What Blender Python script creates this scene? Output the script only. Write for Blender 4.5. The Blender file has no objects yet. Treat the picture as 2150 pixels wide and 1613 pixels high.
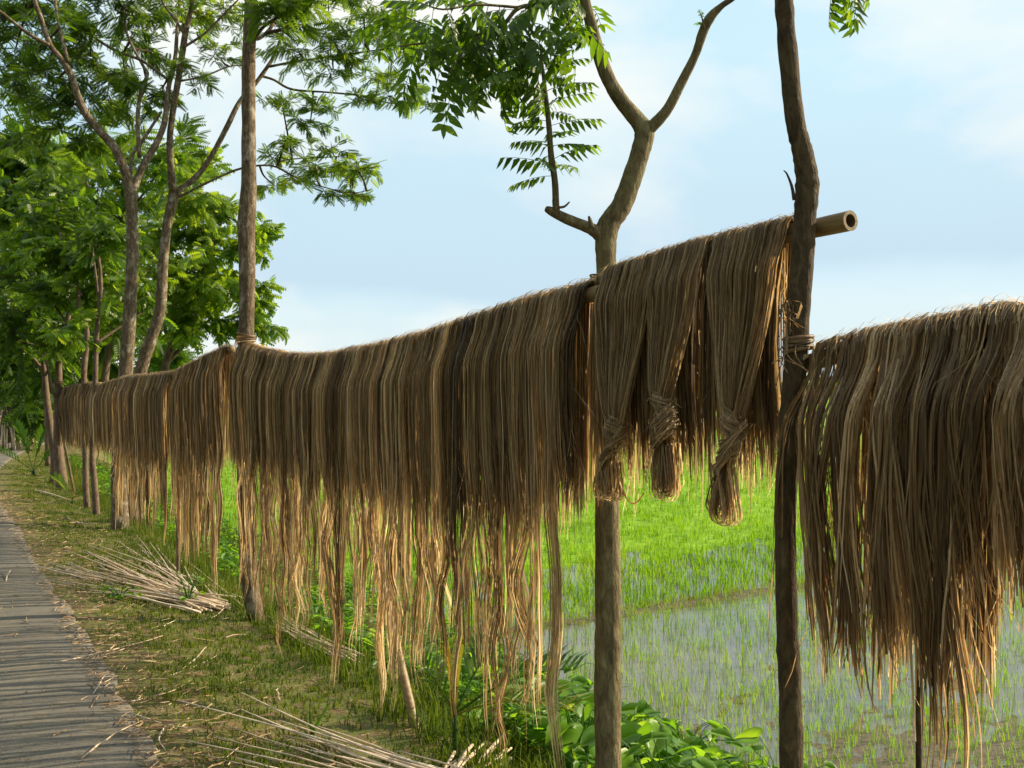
import bpy, math, random
import numpy as np
from mathutils import Vector, Matrix

rng = np.random.default_rng(7)
random.seed(7)
SC = bpy.context.scene
COL = SC.collection

# ------------------------------------------------------------------ camera
FPX, CX, HY = 2110.0, 1075.0, 815.0            # photograph geometry: focal length, centre column and horizon row
TH = math.radians(30.14)                        # view turned right of the road direction (+Y)
CAMH = 1.6
cam_d = bpy.data.cameras.new("camera")
cam_d.sensor_width = 36.0
cam_d.lens = 36.0 * FPX / 2150.0
cam_d.shift_y = (HY - 806.5) / 2150.0
cam_d.clip_start = 0.05
cam_d.clip_end = 5000
cam = bpy.data.objects.new("camera", cam_d)
cam.location = (0, 0, CAMH)
cam.rotation_euler = (math.radians(90), 0, -TH)
COL.objects.link(cam)
SC.camera = cam

# ------------------------------------------------------------------ sky and sun
SUN_EL, SUN_AZ = math.radians(29), math.radians(103)      # azimuth clockwise from +Y
w = bpy.data.worlds.new("World"); SC.world = w; w.use_nodes = True
nt = w.node_tree; nt.nodes.clear()
N = nt.nodes.new; L = nt.links.new
out = N("ShaderNodeOutputWorld"); bg = N("ShaderNodeBackground")
sky = N("ShaderNodeTexSky"); sky.sky_type = 'NISHITA'; sky.sun_disc = False
sky.sun_elevation = SUN_EL; sky.sun_rotation = SUN_AZ
sky.air_density = 1.0; sky.dust_density = 1.2; sky.ozone_density = 1.0
tc = N("ShaderNodeTexCoord")
def wn(scale, vec, loc, detail=6, rough=.55, dist=.2):
    mp = N("ShaderNodeMapping"); mp.inputs['Scale'].default_value = vec; mp.inputs['Location'].default_value = loc
    nz = N("ShaderNodeTexNoise"); nz.inputs['Scale'].default_value = scale; nz.inputs['Detail'].default_value = detail; nz.inputs['Roughness'].default_value = rough; nz.inputs['Distortion'].default_value = dist
    L(tc.outputs['Generated'], mp.inputs['Vector']); L(mp.outputs['Vector'], nz.inputs['Vector']); return nz.outputs['Fac']
def wramp(fac, stops):
    r = N("ShaderNodeValToRGB"); e = r.color_ramp.elements
    while len(e) < len(stops): e.new(.5)
    for k, (p_, c_) in enumerate(stops): e[k].position = p_; e[k].color = (*c_, 1)
    L(fac, r.inputs['Fac']); return r.outputs['Color']
def wmix(a, b, f):
    m_ = N("ShaderNodeMix"); m_.data_type = 'RGBA'
    for sk, v in ((m_.inputs[0], f), (m_.inputs[6], a), (m_.inputs[7], b)):
        if hasattr(v, 'is_linked'): L(v, sk)
        elif isinstance(v, (int, float)): sk.default_value = v
        else: sk.default_value = (*v, 1)
    return m_.outputs[2]
K = 5.75                                                       # radiance of white cloud in the units of the sky texture
thin = wmix(sky.outputs['Color'], (.64 * K, .88 * K, .98 * K), .90)     # blue seen through high haze
sep = N("ShaderNodeSeparateXYZ"); L(tc.outputs['Generated'], sep.inputs[0])
lowf = wn(1.6, (1, 1, 2.2), (5.3, 1.1, .2), 5)
def wmath(op, a, b):
    m_ = N("ShaderNodeMath"); m_.operation = op
    for sk, v in ((m_.inputs[0], a), (m_.inputs[1], b)):
        if hasattr(v, 'is_linked'): L(v, sk)
        else: sk.default_value = v
    return m_.outputs[0]
el = wmath('ADD', sep.outputs[2], wmath('MULTIPLY', wmath('SUBTRACT', lowf, .5), .16))
layer = wramp(el, [(.0, (0, 0, 0)), (.07, (.0, .0, .0)), (.105, (.8, .8, .8)), (.17, (.6, .6, .6)), (.30, (0, 0, 0))])   # grey-blue cloud sheet above the horizon
c1 = wmix(thin, (.56 * K, .72 * K, .85 * K), layer)
low = wramp(el, [(.0, (.45, .45, .45)), (.06, (.5, .5, .5)), (.10, (0, 0, 0))])
c2 = wmix(c1, (.80 * K, .86 * K, .86 * K), low)
puff = wramp(wn(2.0, (1, 1, 2.2), (2.2, 3.6, .9), 6, .52, .3), [(.40, (0, 0, 0)), (.56, (.95, .95, .95))])
c3 = wmix(c2, (.99 * K, .99 * K, .93 * K), puff)
L(c3, bg.inputs['Color'])
bg.inputs['Strength'].default_value = 0.10
L(bg.outputs['Background'], out.inputs['Surface'])

sd = bpy.data.lights.new("sun", 'SUN'); sd.energy = 5.0; sd.angle = math.radians(0.55); sd.color = (1.0, 0.83, 0.58)
so = bpy.data.objects.new("sun", sd); COL.objects.link(so)
SUNV = Vector((math.sin(SUN_AZ) * math.cos(SUN_EL), math.cos(SUN_AZ) * math.cos(SUN_EL), math.sin(SUN_EL)))
so.rotation_euler = SUNV.to_track_quat('Z', 'Y').to_euler()
so.location = (20, -10, 20)

SC.view_settings.view_transform = 'Standard'
SC.view_settings.look = 'None'
SC.view_settings.exposure = 0.85
SC.view_settings.gamma = 1.0
SC.view_settings.use_curve_mapping = False
SC.render.engine = 'CYCLES'
SC.cycles.max_bounces = 8
SC.cycles.transmission_bounces = 6
SC.cycles.transparent_max_bounces = 8

# ------------------------------------------------------------------ geometry of the place
RV = np.array([math.cos(TH), -math.sin(TH), 0.0]); FV = np.array([math.sin(TH), math.cos(TH), 0.0])
CAM = np.array([0, 0, CAMH])
FX = 2.0                                        # the drying line stands in the plane x = 2 m, parallel to the road

def ray(px, py): return FV + RV * ((px - CX) / FPX) + np.array([0, 0, (HY - py) / FPX])
def PZ(px, py, Z): return CAM + ray(px, py) * Z
def zdepth(px, x=FX):                           # camera depth of the plane x at column px
    return x / (math.sin(TH) + math.cos(TH) * (px - CX) / FPX)
def FP(px, py, x=FX): return PZ(px, py, zdepth(px, x))

def smooth(a, b, t):
    t = np.clip((np.asarray(t, float) - a) / (b - a), 0, 1); return t * t * (3 - 2 * t)
def edge(y):                                    # right edge of the road, which bends right far away
    y = np.asarray(y, float); d = np.clip(y - 15.4, 0, 25)
    return 0.87 + 0.0075 * d * d + np.clip(y - 40.4, 0, 60) * 0.375
def vnoise(x, y, f, s):                         # cheap smooth value noise
    return (np.sin(x * f * 1.7 + s) * np.cos(y * f * 1.3 - s * 1.7) + np.sin(x * f * .9 - y * f * 1.9 + s * 2.3) + np.sin((x + y) * f * 2.7 + s * .7) * .5) / 2.5
FIELD = -0.78
BUND_Y = 8.6
def ground(x, y):
    x = np.asarray(x, float); y = np.asarray(y, float)
    s = x - edge(np.minimum(y, 30))
    far = smooth(30, 45, y)
    s = np.where(y > 30, s - far * 3, s)
    z = -0.015 - 0.10 * smooth(0.0, 1.1, s)
    z = z - 0.675 * smooth(1.15, 3.1, s)
    n = vnoise(x, y, 2.1, 1.0) * 0.4 + vnoise(x, y, 6.3, 4.0) * 0.3 + vnoise(x, y, 17, 2.0) * 0.3 + vnoise(x, y, 29, 5.0) * .25
    amp = 0.05 * smooth(0.05, 0.5, s) * (1 - smooth(2.6, 3.3, s)) + 0.022 * smooth(2.6, 3.3, s)
    z = z + n * amp
    near = smooth(2.8, 3.4, s) * (1 - smooth(4.2, 8.5, s)) * (1 - smooth(3.0, 7.0, y))
    z = z + 0.022 * near
    b = np.exp(-((y - BUND_Y - 0.08 * np.sin(x * .9)) / 0.08) ** 2) * smooth(2.9, 3.6, s)
    z = z + 0.05 * b
    z = z - 0.10 * smooth(-4.2, -5.6, x - np.minimum(edge(y), 2)) - 0.35 * smooth(-5.5, -9, x - np.minimum(edge(y), 2))
    return z
def GP(px, py):                                 # where a sight line meets the ground
    d = ray(px, py); Zs = 2.0 * 1.0025 ** np.arange(1400)
    p = CAM[None] + d[None] * Zs[:, None]
    hit = np.nonzero(p[:, 2] <= ground(p[:, 0], p[:, 1]))[0]
    return p[hit[0]] if len(hit) else p[-1]

# ------------------------------------------------------------------ builders
ROOT = {}
def props(o, label=None, cat=None, group=None, kind=None):
    if label: o["label"] = label
    if cat: o["category"] = cat
    if group: o["group"] = group
    if kind: o["kind"] = kind
    return o
def thing(name, label, cat, loc, group=None):
    o = bpy.data.objects.new(name, None); o.empty_display_size = 0.1
    o.location = [float(c) for c in loc]; COL.objects.link(o)
    ROOT[o.name] = np.array(loc, float)
    return props(o, label, cat, group)
def mesh_data(name, V, F, mat, smooth_=True, tint=None):
    V = np.asarray(V, np.float32); F = np.asarray(F, np.int32)
    me = bpy.data.meshes.new(name)
    n, (m, k) = len(V), F.shape
    me.vertices.add(n); me.vertices.foreach_set("co", V.ravel())
    me.loops.add(m * k); me.loops.foreach_set("vertex_index", F.ravel())
    me.polygons.add(m); me.polygons.foreach_set("loop_start", np.arange(0, m * k, k, dtype=np.int32))
    me.polygons.foreach_set("use_smooth", np.full(m, smooth_, dtype=bool))
    if tint is not None:
        a = me.attributes.new("tint", 'FLOAT', 'POINT'); a.data.foreach_set("value", np.asarray(tint, np.float32))
    me.update(calc_edges=True)
    me.materials.append(mat)
    return me
def mk(name, V, F, mat, parent=None, smooth_=True, tint=None):
    V = np.asarray(V, float)
    if parent is not None: V = V - ROOT[parent.name]
    o = bpy.data.objects.new(name, mesh_data(name, V, F, mat, smooth_, tint))
    COL.objects.link(o)
    if parent is not None:
        o.parent = parent
        ROOT[o.name] = ROOT[parent.name]
    else:
        ROOT[o.name] = np.zeros(3)
    return o
class Geo:                                      # collects pieces of one mesh
    def __init__(s): s.V = []; s.F = []; s.T = []; s.n = 0
    def add(s, V, F, t=0.5):
        V = np.asarray(V, float); F = np.asarray(F, int)
        if F.shape[1] == 3: F = np.concatenate([F, F[:, :1] * 0 - 10 ** 9], 1)
        s.V.append(V); s.F.append(np.where(F < 0, F, F + s.n)); s.n += len(V)
        s.T.append(np.full(len(V), t) if np.isscalar(t) else np.asarray(t, float))
    def build(s, name, mat, parent=None, smooth_=True):
        V = np.concatenate(s.V); F = np.concatenate(s.F); T = np.concatenate(s.T)
        if (F < 0).any():
            q = F[F[:, 3] >= 0]; t = F[F[:, 3] < 0][:, :3]
            t2 = np.concatenate([q[:, [0, 1, 2]], q[:, [0, 2, 3]], t]); F = t2
        return mk(name, V, F, mat, parent, smooth_, T)

def catmull(P, sub):
    P = np.asarray(P, float)
    if len(P) < 3:
        t = np.linspace(0, 1, sub + 1)[:, None]; return P[0] * (1 - t) + P[-1] * t
    Q = np.concatenate([[2 * P[0] - P[1]], P, [2 * P[-1] - P[-2]]])
    o = []
    for i in range(1, len(Q) - 2):
        p0, p1, p2, p3 = Q[i - 1], Q[i], Q[i + 1], Q[i + 2]
        for k in range(sub):
            t = k / sub
            o.append(0.5 * ((2 * p1) + (-p0 + p2) * t + (2 * p0 - 5 * p1 + 4 * p2 - p3) * t * t + (-p0 + 3 * p1 - 3 * p2 + p3) * t ** 3))
    o.append(P[-1]); return np.array(o)
def tube(P, R, seg=10, rough=0.0, seed=0, cap=True):
    P = np.asarray(P, float); R = np.broadcast_to(np.asarray(R, float), (len(P),))
    n = len(P)
    T = np.gradient(P, axis=0); T /= np.linalg.norm(T, axis=1)[:, None] + 1e-9
    ref = np.array([0.31, 0.94, 0.12]) if abs(T[0][2]) > 0.7 else np.array([0, 0, 1.0])
    A = np.cross(T, ref); A /= np.linalg.norm(A, axis=1)[:, None] + 1e-9
    B = np.cross(T, A)
    th = np.linspace(0, 2 * math.pi, seg, endpoint=False)
    rr = R[:, None] * np.ones(seg)[None]
    if rough:
        g = np.random.default_rng(seed + 11)
        h = g.normal(0, 1, (n, seg)); h = (h + np.roll(h, 1, 1) + np.roll(h, -1, 1)) / 2
        k = g.normal(0, 1, n); k = np.convolve(k, [.25, .5, .25], 'same')
        rr = rr * (1 + rough * h * 0.6 + rough * k[:, None])
    V = P[:, None] + A[:, None] * (np.cos(th) * rr)[..., None] + B[:, None] * (np.sin(th) * rr)[..., None]
    V = V.reshape(-1, 3)
    i = np.arange(n - 1)[:, None]; j = np.arange(seg)[None]; j2 = (j + 1) % seg
    F = np.stack([i * seg + j, i * seg + j2, (i + 1) * seg + j2, (i + 1) * seg + j], -1).reshape(-1, 4)
    if cap:
        V = np.concatenate([V, [P[0]], [P[-1]]]); a = n * seg
        j = np.arange(seg); j2 = (j + 1) % seg
        c0 = np.stack([j2, j, np.full(seg, a), np.full(seg, a)], -1); c1 = np.stack([(n - 1) * seg + j, (n - 1) * seg + j2, np.full(seg, a + 1), np.full(seg, a + 1)], -1)
        c = np.concatenate([c0, c1])[:, :3]
        F = np.concatenate([F, np.concatenate([c, np.full((len(c), 1), -1)], 1)])
        q = F[F[:, 3] >= 0]; t = F[F[:, 3] < 0][:, :3]
        F = np.concatenate([q[:, [0, 1, 2]], q[:, [0, 2, 3]], t])
    return V, F
def grid_faces(nu, nv):
    i = np.arange(nu - 1)[:, None]; j = np.arange(nv - 1)[None]
    return np.stack([i * nv + j, (i + 1) * nv + j, (i + 1) * nv + j + 1, i * nv + j + 1], -1).reshape(-1, 4)

# ------------------------------------------------------------------ materials
def mat_base(name):
    m = bpy.data.materials.new(name); m.use_nodes = True
    t = m.node_tree; t.nodes.clear()
    o = t.nodes.new("ShaderNodeOutputMaterial")
    return m, t, o
def node(t, kind, **kw):
    n = t.nodes.new(kind)
    for k, v in kw.items():
        if k in n.inputs.keys(): n.inputs[k].default_value = v
        else: setattr(n, k, v)
    return n
def ramp(t, fac, stops):
    r = t.nodes.new("ShaderNodeValToRGB"); e = r.color_ramp.elements
    while len(e) < len(stops): e.new(0.5)
    for i, (p, c) in enumerate(stops):
        e[i].position = p; e[i].color = (*c, 1)
    t.links.new(fac, r.inputs['Fac']); return r.outputs['Color']
def noise(t, scale, detail=4, rough=0.55, vec=(1, 1, 1), coord='Object', dist=0.0):
    c = t.nodes.new("ShaderNodeTexCoord"); m = t.nodes.new("ShaderNodeMapping"); m.inputs['Scale'].default_value = vec
    n = t.nodes.new("ShaderNodeTexNoise"); n.inputs['Scale'].default_value = scale; n.inputs['Detail'].default_value = detail; n.inputs['Roughness'].default_value = rough
    n.inputs['Distortion'].default_value = dist
    t.links.new(c.outputs[coord], m.inputs['Vector']); t.links.new(m.outputs['Vector'], n.inputs['Vector'])
    return n.outputs['Fac']
def mixc(t, a, b, f, mode='MIX'):
    m = t.nodes.new("ShaderNodeMix"); m.data_type = 'RGBA'; m.blend_type = mode
    for s, v in ((m.inputs[0], f), (m.inputs[6], a), (m.inputs[7], b)):
        if hasattr(v, 'is_linked'): t.links.new(v, s)
        elif isinstance(v, (int, float)): s.default_value = v
        else: s.default_value = (*v, 1)
    return m.outputs[2]
def bump(t, h, strength, dist=0.01):
    b = t.nodes.new("ShaderNodeBump"); b.inputs['Strength'].default_value = strength; b.inputs['Distance'].default_value = dist
    t.links.new(h, b.inputs['Height']); return b.outputs['Normal']
def principled(t, col, rough=0.7, normal=None, spec=0.3):
    p = t.nodes.new("ShaderNodeBsdfPrincipled"); p.inputs['Roughness'].default_value = rough
    p.inputs['Specular IOR Level'].default_value = spec
    if hasattr(col, 'is_linked'): t.links.new(col, p.inputs['Base Color'])
    else: p.inputs['Base Color'].default_value = (*col, 1)
    if normal is not None: t.links.new(normal, p.inputs['Normal'])
    return p
def tint_attr(t):
    a = t.nodes.new("ShaderNodeAttribute"); a.attribute_name = "tint"; return a.outputs['Fac']
def leafy(name, stops, tstops, trans=0.45, rough=0.45, spec=0.35):
    m, t, o = mat_base(name)
    ti = tint_attr(t)
    c = ramp(t, ti, stops); ct = ramp(t, ti, tstops)
    p = principled(t, c, rough, spec=spec)
    tr = t.nodes.new("ShaderNodeBsdfTranslucent"); t.links.new(ct, tr.inputs['Color'])
    mx = t.nodes.new("ShaderNodeMixShader"); mx.inputs[0].default_value = trans
    t.links.new(p.outputs[0], mx.inputs[1]); t.links.new(tr.outputs[0], mx.inputs[2]); t.links.new(mx.outputs[0], o.inputs['Surface'])
    return m
M = {}
def fibre(name, stops, trans):
    m, t, o = mat_base(name)
    ti = tint_attr(t)
    n = noise(t, 1.0, 3, 0.65, (300, 300, 3.0))
    f = t.nodes.new("ShaderNodeMath"); f.operation = 'MULTIPLY_ADD'; f.inputs[1].default_value = 0.9; f.inputs[2].default_value = -0.45
    t.links.new(n, f.inputs[0])
    ad = t.nodes.new("ShaderNodeMath"); ad.operation = 'ADD'; t.links.new(ti, ad.inputs[0]); t.links.new(f.outputs[0], ad.inputs[1]); ad.use_clamp = True
    c = ramp(t, ad.outputs[0], stops)
    p = principled(t, c, 0.42, bump(t, n, 0.4, 0.003), 0.6)
    p.inputs['Sheen Weight'].default_value = .30; p.inputs['Sheen Roughness'].default_value = .4; p.inputs['Sheen Tint'].default_value = (1, .9, .74, 1)
    tr = t.nodes.new("ShaderNodeBsdfTranslucent"); t.links.new(mixc(t, c, (1.85, 1.74, 1.42), 1.0, 'MULTIPLY'), tr.inputs['Color'])
    mx = t.nodes.new("ShaderNodeMixShader"); mx.inputs[0].default_value = trans
    t.links.new(p.outputs[0], mx.inputs[1]); t.links.new(tr.outputs[0], mx.inputs[2]); t.links.new(mx.outputs[0], o.inputs['Surface'])
    return m
M['fibre'] = fibre("jute_fibre", [(0.0, (.045, .025, .010)), (.35, (.168, .112, .054)), (.7, (.41, .305, .178)), (1, (.74, .62, .43))], 0.54)
M['fibre_dark'] = fibre("jute_fibre_retted", [(0.0, (.048, .026, .010)), (.4, (.165, .099, .043)), (.75, (.38, .262, .138)), (1, (.68, .55, .36))], 0.42)
def bark(name, dark, mid, light, blot, scale=1.0):
    m, t, o = mat_base(name)
    n1 = noise(t, 34 * scale, 6, 0.7, (1, 1, .35), dist=.6); n2 = noise(t, 9 * scale, 6, 0.7, (1, 1, .7), dist=.4); n3 = noise(t, 75 * scale, 4, .65, (1, 1, .3), dist=.5)
    c = ramp(t, n1, [(.3, dark), (.52, mid), (.72, light)])
    c = mixc(t, c, blot, ramp(t, n2, [(.52, (0, 0, 0)), (.66, (.75, .75, .75))]))
    p = principled(t, c, 0.85, bump(t, n3, 0.9, 0.012), 0.2)
    t.links.new(p.outputs[0], o.inputs['Surface']); return m
M['bark_sapling'] = bark("sapling_bark", (.026, .018, .010), (.068, .048, .026), (.15, .112, .062), (.105, .085, .042))
M['bark_fork'] = bark("forked_tree_bark", (.062, .048, .024), (.15, .12, .06), (.29, .245, .135), (.20, .185, .09))
M['bark_tall'] = bark("lichen_bark", (.045, .031, .019), (.125, .09, .055), (.28, .225, .15), (.40, .36, .28), 1.3)
M['bark_far'] = bark("brown_bark", (.06, .042, .03), (.14, .095, .068), (.23, .165, .12), (.20, .17, .13), .6)
M['twig'] = bark("twig_bark", (.04, .03, .02), (.075, .055, .035), (.11, .085, .055), (.08, .07, .04))
M['leaf_tree'] = leafy("feathery_leaf", [(0, (.020, .048, .004)), (.5, (.048, .10, .008)), (1, (.12, .18, .013))], [(0, (.07, .15, .006)), (.5, (.22, .38, .012)), (1, (.45, .58, .025))], .48)
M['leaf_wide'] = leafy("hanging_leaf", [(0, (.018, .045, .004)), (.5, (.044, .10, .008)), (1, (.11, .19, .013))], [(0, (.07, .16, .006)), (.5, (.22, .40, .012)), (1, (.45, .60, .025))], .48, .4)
M['leaf_ground'] = leafy("creeper_leaf", [(0, (.03, .09, .006)), (.5, (.07, .18, .010)), (1, (.13, .26, .02))], [(0, (.09, .25, .008)), (.5, (.24, .50, .015)), (1, (.42, .66, .03))], .46, .42)
M['rice'] = leafy("rice_blade", [(0, (.05, .13, .004)), (.5, (.10, .23, .006)), (1, (.22, .32, .02))], [(0, (.13, .31, .004)), (.5, (.26, .50, .006)), (1, (.44, .56, .03))], .5, .5)
M['grass'] = leafy("verge_grass", [(0, (.04, .075, .006)), (.45, (.10, .135, .012)), (.8, (.20, .19, .03)), (1, (.26, .18, .07))], [(0, (.08, .16, .008)), (.45, (.22, .27, .012)), (.8, (.34, .31, .04)), (1, (.34, .23, .07))], .38, .6, .2)
M['palm'] = leafy("palm_leaf", [(0, (.02, .06, .012)), (.5, (.05, .12, .015)), (.85, (.28, .25, .02)), (1, (.40, .27, .03))], [(0, (.05, .14, .01)), (.5, (.16, .32, .02)), (.85, (.45, .40, .03)), (1, (.5, .33, .03))], .4, .4)
def plain(name, stops, scale, rough=.7, vec=(1, 1, 1), b=.3, bd=.005, spec=.3):
    m, t, o = mat_base(name)
    n = noise(t, scale, 5, .6, vec)
    p = principled(t, ramp(t, n, stops), rough, bump(t, n, b, bd), spec)
    t.links.new(p.outputs[0], o.inputs['Surface']); return m
M['bamboo'] = plain("dry_bamboo", [(.3, (.13, .085, .04)), (.55, (.25, .175, .085)), (.8, (.36, .27, .15))], 9, .5, (6, 1, 6))
M['bamboo_in'] = plain("bamboo_inside", [(.3, (.10, .07, .04)), (.7, (.20, .14, .08))], 20, .9)
def tinted(name, stops, rough):
    m, t, o = mat_base(name)
    n = noise(t, 40, 3, .6)
    c = mixc(t, ramp(t, tint_attr(t), stops), ramp(t, n, [(.3, (.72, .72, .72)), (.7, (1, 1, 1))]), 1.0, 'MULTIPLY')
    p = principled(t, c, rough, bump(t, n, .2, .002)); t.links.new(p.outputs[0], o.inputs['Surface']); return m
M['stick'] = tinted("jute_stick", [(0, (.30, .21, .13)), (.5, (.58, .45, .32)), (1, (.78, .66, .52))], .6)
M['straw'] = tinted("straw_litter", [(0, (.13, .08, .045)), (.4, (.27, .18, .09)), (.75, (.44, .33, .19)), (1, (.60, .49, .34))], .7)

# road
m, t, o = mat_base("worn_asphalt")
n1 = noise(t, 1.3, 5, .6); n2 = noise(t, 130, 3, .7); n3 = noise(t, 5, 6, .65)
c = ramp(t, n1, [(.3, (.112, .106, .094)), (.7, (.168, .158, .136))])
c = mixc(t, c, ramp(t, n2, [(.35, (.5, .5, .5)), (.5, (1, 1, 1)), (.75, (1.0, .98, .95))]), .8, 'MULTIPLY')
c = mixc(t, c, (.23, .18, .11), ramp(t, n3, [(.5, (0, 0, 0)), (.75, (.6, .6, .6))]))
n4 = noise(t, 34, 5, .75)
c = mixc(t, c, ramp(t, n4, [(.36, (.45, .44, .42)), (.47, (1, 1, 1)), (.66, (1, 1, 1)), (.72, (1.5, 1.45, 1.35))]), .75, 'MULTIPLY')
vo = t.nodes.new("ShaderNodeTexVoronoi"); vo.feature = 'DISTANCE_TO_EDGE'; vo.inputs['Scale'].default_value = 2.1
tcx = t.nodes.new("ShaderNodeTexCoord"); nd = t.nodes.new("ShaderNodeTexNoise"); nd.inputs['Scale'].default_value = 3.5; nd.inputs['Detail'].default_value = 5
vm = t.nodes.new("ShaderNodeMix"); vm.data_type = 'VECTOR'; vm.inputs[0].default_value = .35
t.links.new(tcx.outputs['Object'], nd.inputs['Vector']); t.links.new(tcx.outputs['Object'], vm.inputs[4]); t.links.new(nd.outputs['Color'], vm.inputs[5]); t.links.new(vm.outputs[1], vo.inputs['Vector'])
crack = ramp(t, vo.outputs['Distance'], [(.0, (.80, .80, .79)), (.012, (1, 1, 1))])
c = mixc(t, c, crack, mixc(t, (0, 0, 0), (1, 1, 1), ramp(t, n3, [(.42, (0, 0, 0)), (.55, (.9, .9, .9))])), 'MULTIPLY')
p = principled(t, c, .85, bump(t, n2, .5, .006), .25); t.links.new(p.outputs[0], o.inputs['Surface']); M['road'] = m
# ground: soil of verge and bank, mud of the field
m, t, o = mat_base("soil")
n1 = noise(t, 2.2, 6, .65); n2 = noise(t, 38, 5, .7); n3 = noise(t, 9, 5, .6)
c = ramp(t, n1, [(.3, (.13, .085, .045)), (.55, (.22, .15, .08)), (.75, (.30, .22, .12))])
c = mixc(t, c, ramp(t, n2, [(.3, (.35, .35, .35)), (.7, (1.1, 1.05, 1.0))]), .8, 'MULTIPLY')
c = mixc(t, c, (.085, .12, .018), ramp(t, n3, [(.36, (0, 0, 0)), (.56, (.75, .75, .75))]))
ge = t.nodes.new("ShaderNodeNewGeometry"); sx = t.nodes.new("ShaderNodeSeparateXYZ"); t.links.new(ge.outputs['Position'], sx.inputs[0])
mr = t.nodes.new("ShaderNodeMapRange"); mr.inputs[1].default_value = -0.70; mr.inputs[2].default_value = -0.60; mr.inputs[3].default_value = 1; mr.inputs[4].default_value = 0
t.links.new(sx.outputs[2], mr.inputs[0])
mud = ramp(t, n2, [(.3, (.055, .045, .03)), (.7, (.15, .125, .085))])
c = mixc(t, c, mud, mr.outputs[0])
p = principled(t, c, .8, bump(t, n2, .7, .02), .3); t.links.new(p.outputs[0], o.inputs['Surface']); M['soil'] = m
# paddy water
m, t, o = mat_base("paddy_water")
n1 = noise(t, 14, 3, .5, (1, 1, 1)); n2 = noise(t, 1.2, 4, .6)
p = principled(t, ramp(t, n2, [(.3, (.07, .064, .042)), (.7, (.12, .112, .078))]), .07, bump(t, n1, .07, .01), .8); p.inputs['IOR'].default_value = 1.4
t.links.new(p.outputs[0], o.inputs['Surface']); M['water'] = m
M['canopy'] = plain("distant_rice", [(.3, (.10, .20, .012)), (.5, (.16, .30, .015)), (.7, (.22, .36, .03))], 3.0, .8, (1, 1, 1), .8, .1, .1)

# ------------------------------------------------------------------ setting: ground, road, water
xs = np.unique(np.round(np.concatenate([-np.geomspace(10, 2500, 22)[::-1], np.linspace(-9, 0.5, 20), np.arange(.6, 5.2, .06), np.arange(5.2, 14, .12), np.geomspace(14, 2500, 40)]), 3))
ys = np.unique(np.round(np.concatenate([-np.geomspace(3, 2500, 20)[::-1], np.arange(-2.5, 1.4, .25), np.arange(1.4, 14, .08), np.arange(14, 34, .35), np.geomspace(34, 2500, 40)]), 3))
XX, YY = np.meshgrid(xs, ys, indexing='ij')
ZZ = ground(XX, YY)
ZZ = np.where((XX - edge(YY) < -0.03) & (XX - edge(YY) > -4.0), np.minimum(ZZ, -0.02), ZZ)
o = mk("ground", np.stack([XX, YY, ZZ], -1).reshape(-1, 3), grid_faces(len(xs), len(ys)), M['soil']); props(o, "brown soil of the road verge, bank and field", None, None, "structure")

ry = np.concatenate([np.arange(-40, 1, 1.0), np.arange(1, 16, .07), np.arange(16, 100, .5)])
re = edge(ry)
jit = np.where((ry > 0) & (ry < 16), vnoise(ry, ry * .3, 3.1, .4) * .05 + vnoise(ry, ry * .7, 13, .9) * .02 + rng.normal(0, .004, len(ry)), 0)
cols = [-3.9, -2.5, -1.2, -.6, -.25, -.08, 0.0, 0.006]
RV_ = []
for k, cc in enumerate(cols):
    xk = re + cc + (jit if k >= 6 else 0)
    zk = np.full(len(ry), .004 if k < 7 else -.045) + (0 if k >= 6 else .012 * (1 if k < 5 else .4))
    RV_.append(np.stack([xk, ry, zk], -1))
o = mk("road", np.stack(RV_, 1).reshape(-1, 3), grid_faces(len(ry), len(cols))[:, ::-1], M['road']); props(o, "narrow worn asphalt road running along the drying line", None, None, "structure")

wy = np.array([-60, 0, 30, 80, 600.0]); wx = np.array([3.3, 8, 30, 200, 900.0])
WX, WY = np.meshgrid(wx, wy, indexing='ij')
o = mk("paddy_water", np.stack([WX, WY, np.full(WX.shape, FIELD + .002)], -1).reshape(-1, 3), grid_faces(5, 5), M['water']); props(o, "shallow water standing in the rice field", None, None, "structure")
cx = np.concatenate([np.linspace(6, 60, 40), np.geomspace(62, 900, 30)]); cy = np.concatenate([np.linspace(36, 100, 50), np.geomspace(103, 900, 30)])
CXX, CYY = np.meshgrid(cx, cy, indexing='ij')
CZ = FIELD - .01 + (.16 + vnoise(CXX, CYY, .9, 3) * .04) * np.maximum(smooth(36, 42, CYY), smooth(24, 31, CXX))
V1 = np.stack([CXX, CYY, CZ], -1).reshape(-1, 3)
cx2 = np.concatenate([np.linspace(24, 60, 30), np.geomspace(62, 900, 30)]); cy2 = np.linspace(9, 35.9, 30)
CX2, CY2 = np.meshgrid(cx2, cy2, indexing='ij'); V2 = np.stack([CX2, CY2, FIELD - .01 + (.16 + vnoise(CX2, CY2, .9, 3) * .04) * smooth(24, 31, CX2) * smooth(9, 12, CY2)], -1).reshape(-1, 3)
cx3 = np.linspace(4.4, 26, 60); cy3 = np.linspace(9.9, 38, 80)
CX3, CY3 = np.meshgrid(cx3, cy3, indexing='ij'); V3 = np.stack([CX3, CY3, FIELD - .03 + .06 * smooth(9.9, 12.5, CY3) + vnoise(CX3, CY3, 3.1, 2) * .03], -1).reshape(-1, 3)
o = mk("distant_rice_field", np.concatenate([V1, V2, V3]), np.concatenate([grid_faces(len(cx), len(cy)), grid_faces(len(cx2), len(cy2)) + len(V1), grid_faces(60, 80) + len(V1) + len(V2)]), M['canopy']); props(o, "bright green rice field reaching to the horizon", None, None, "structure")

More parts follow.
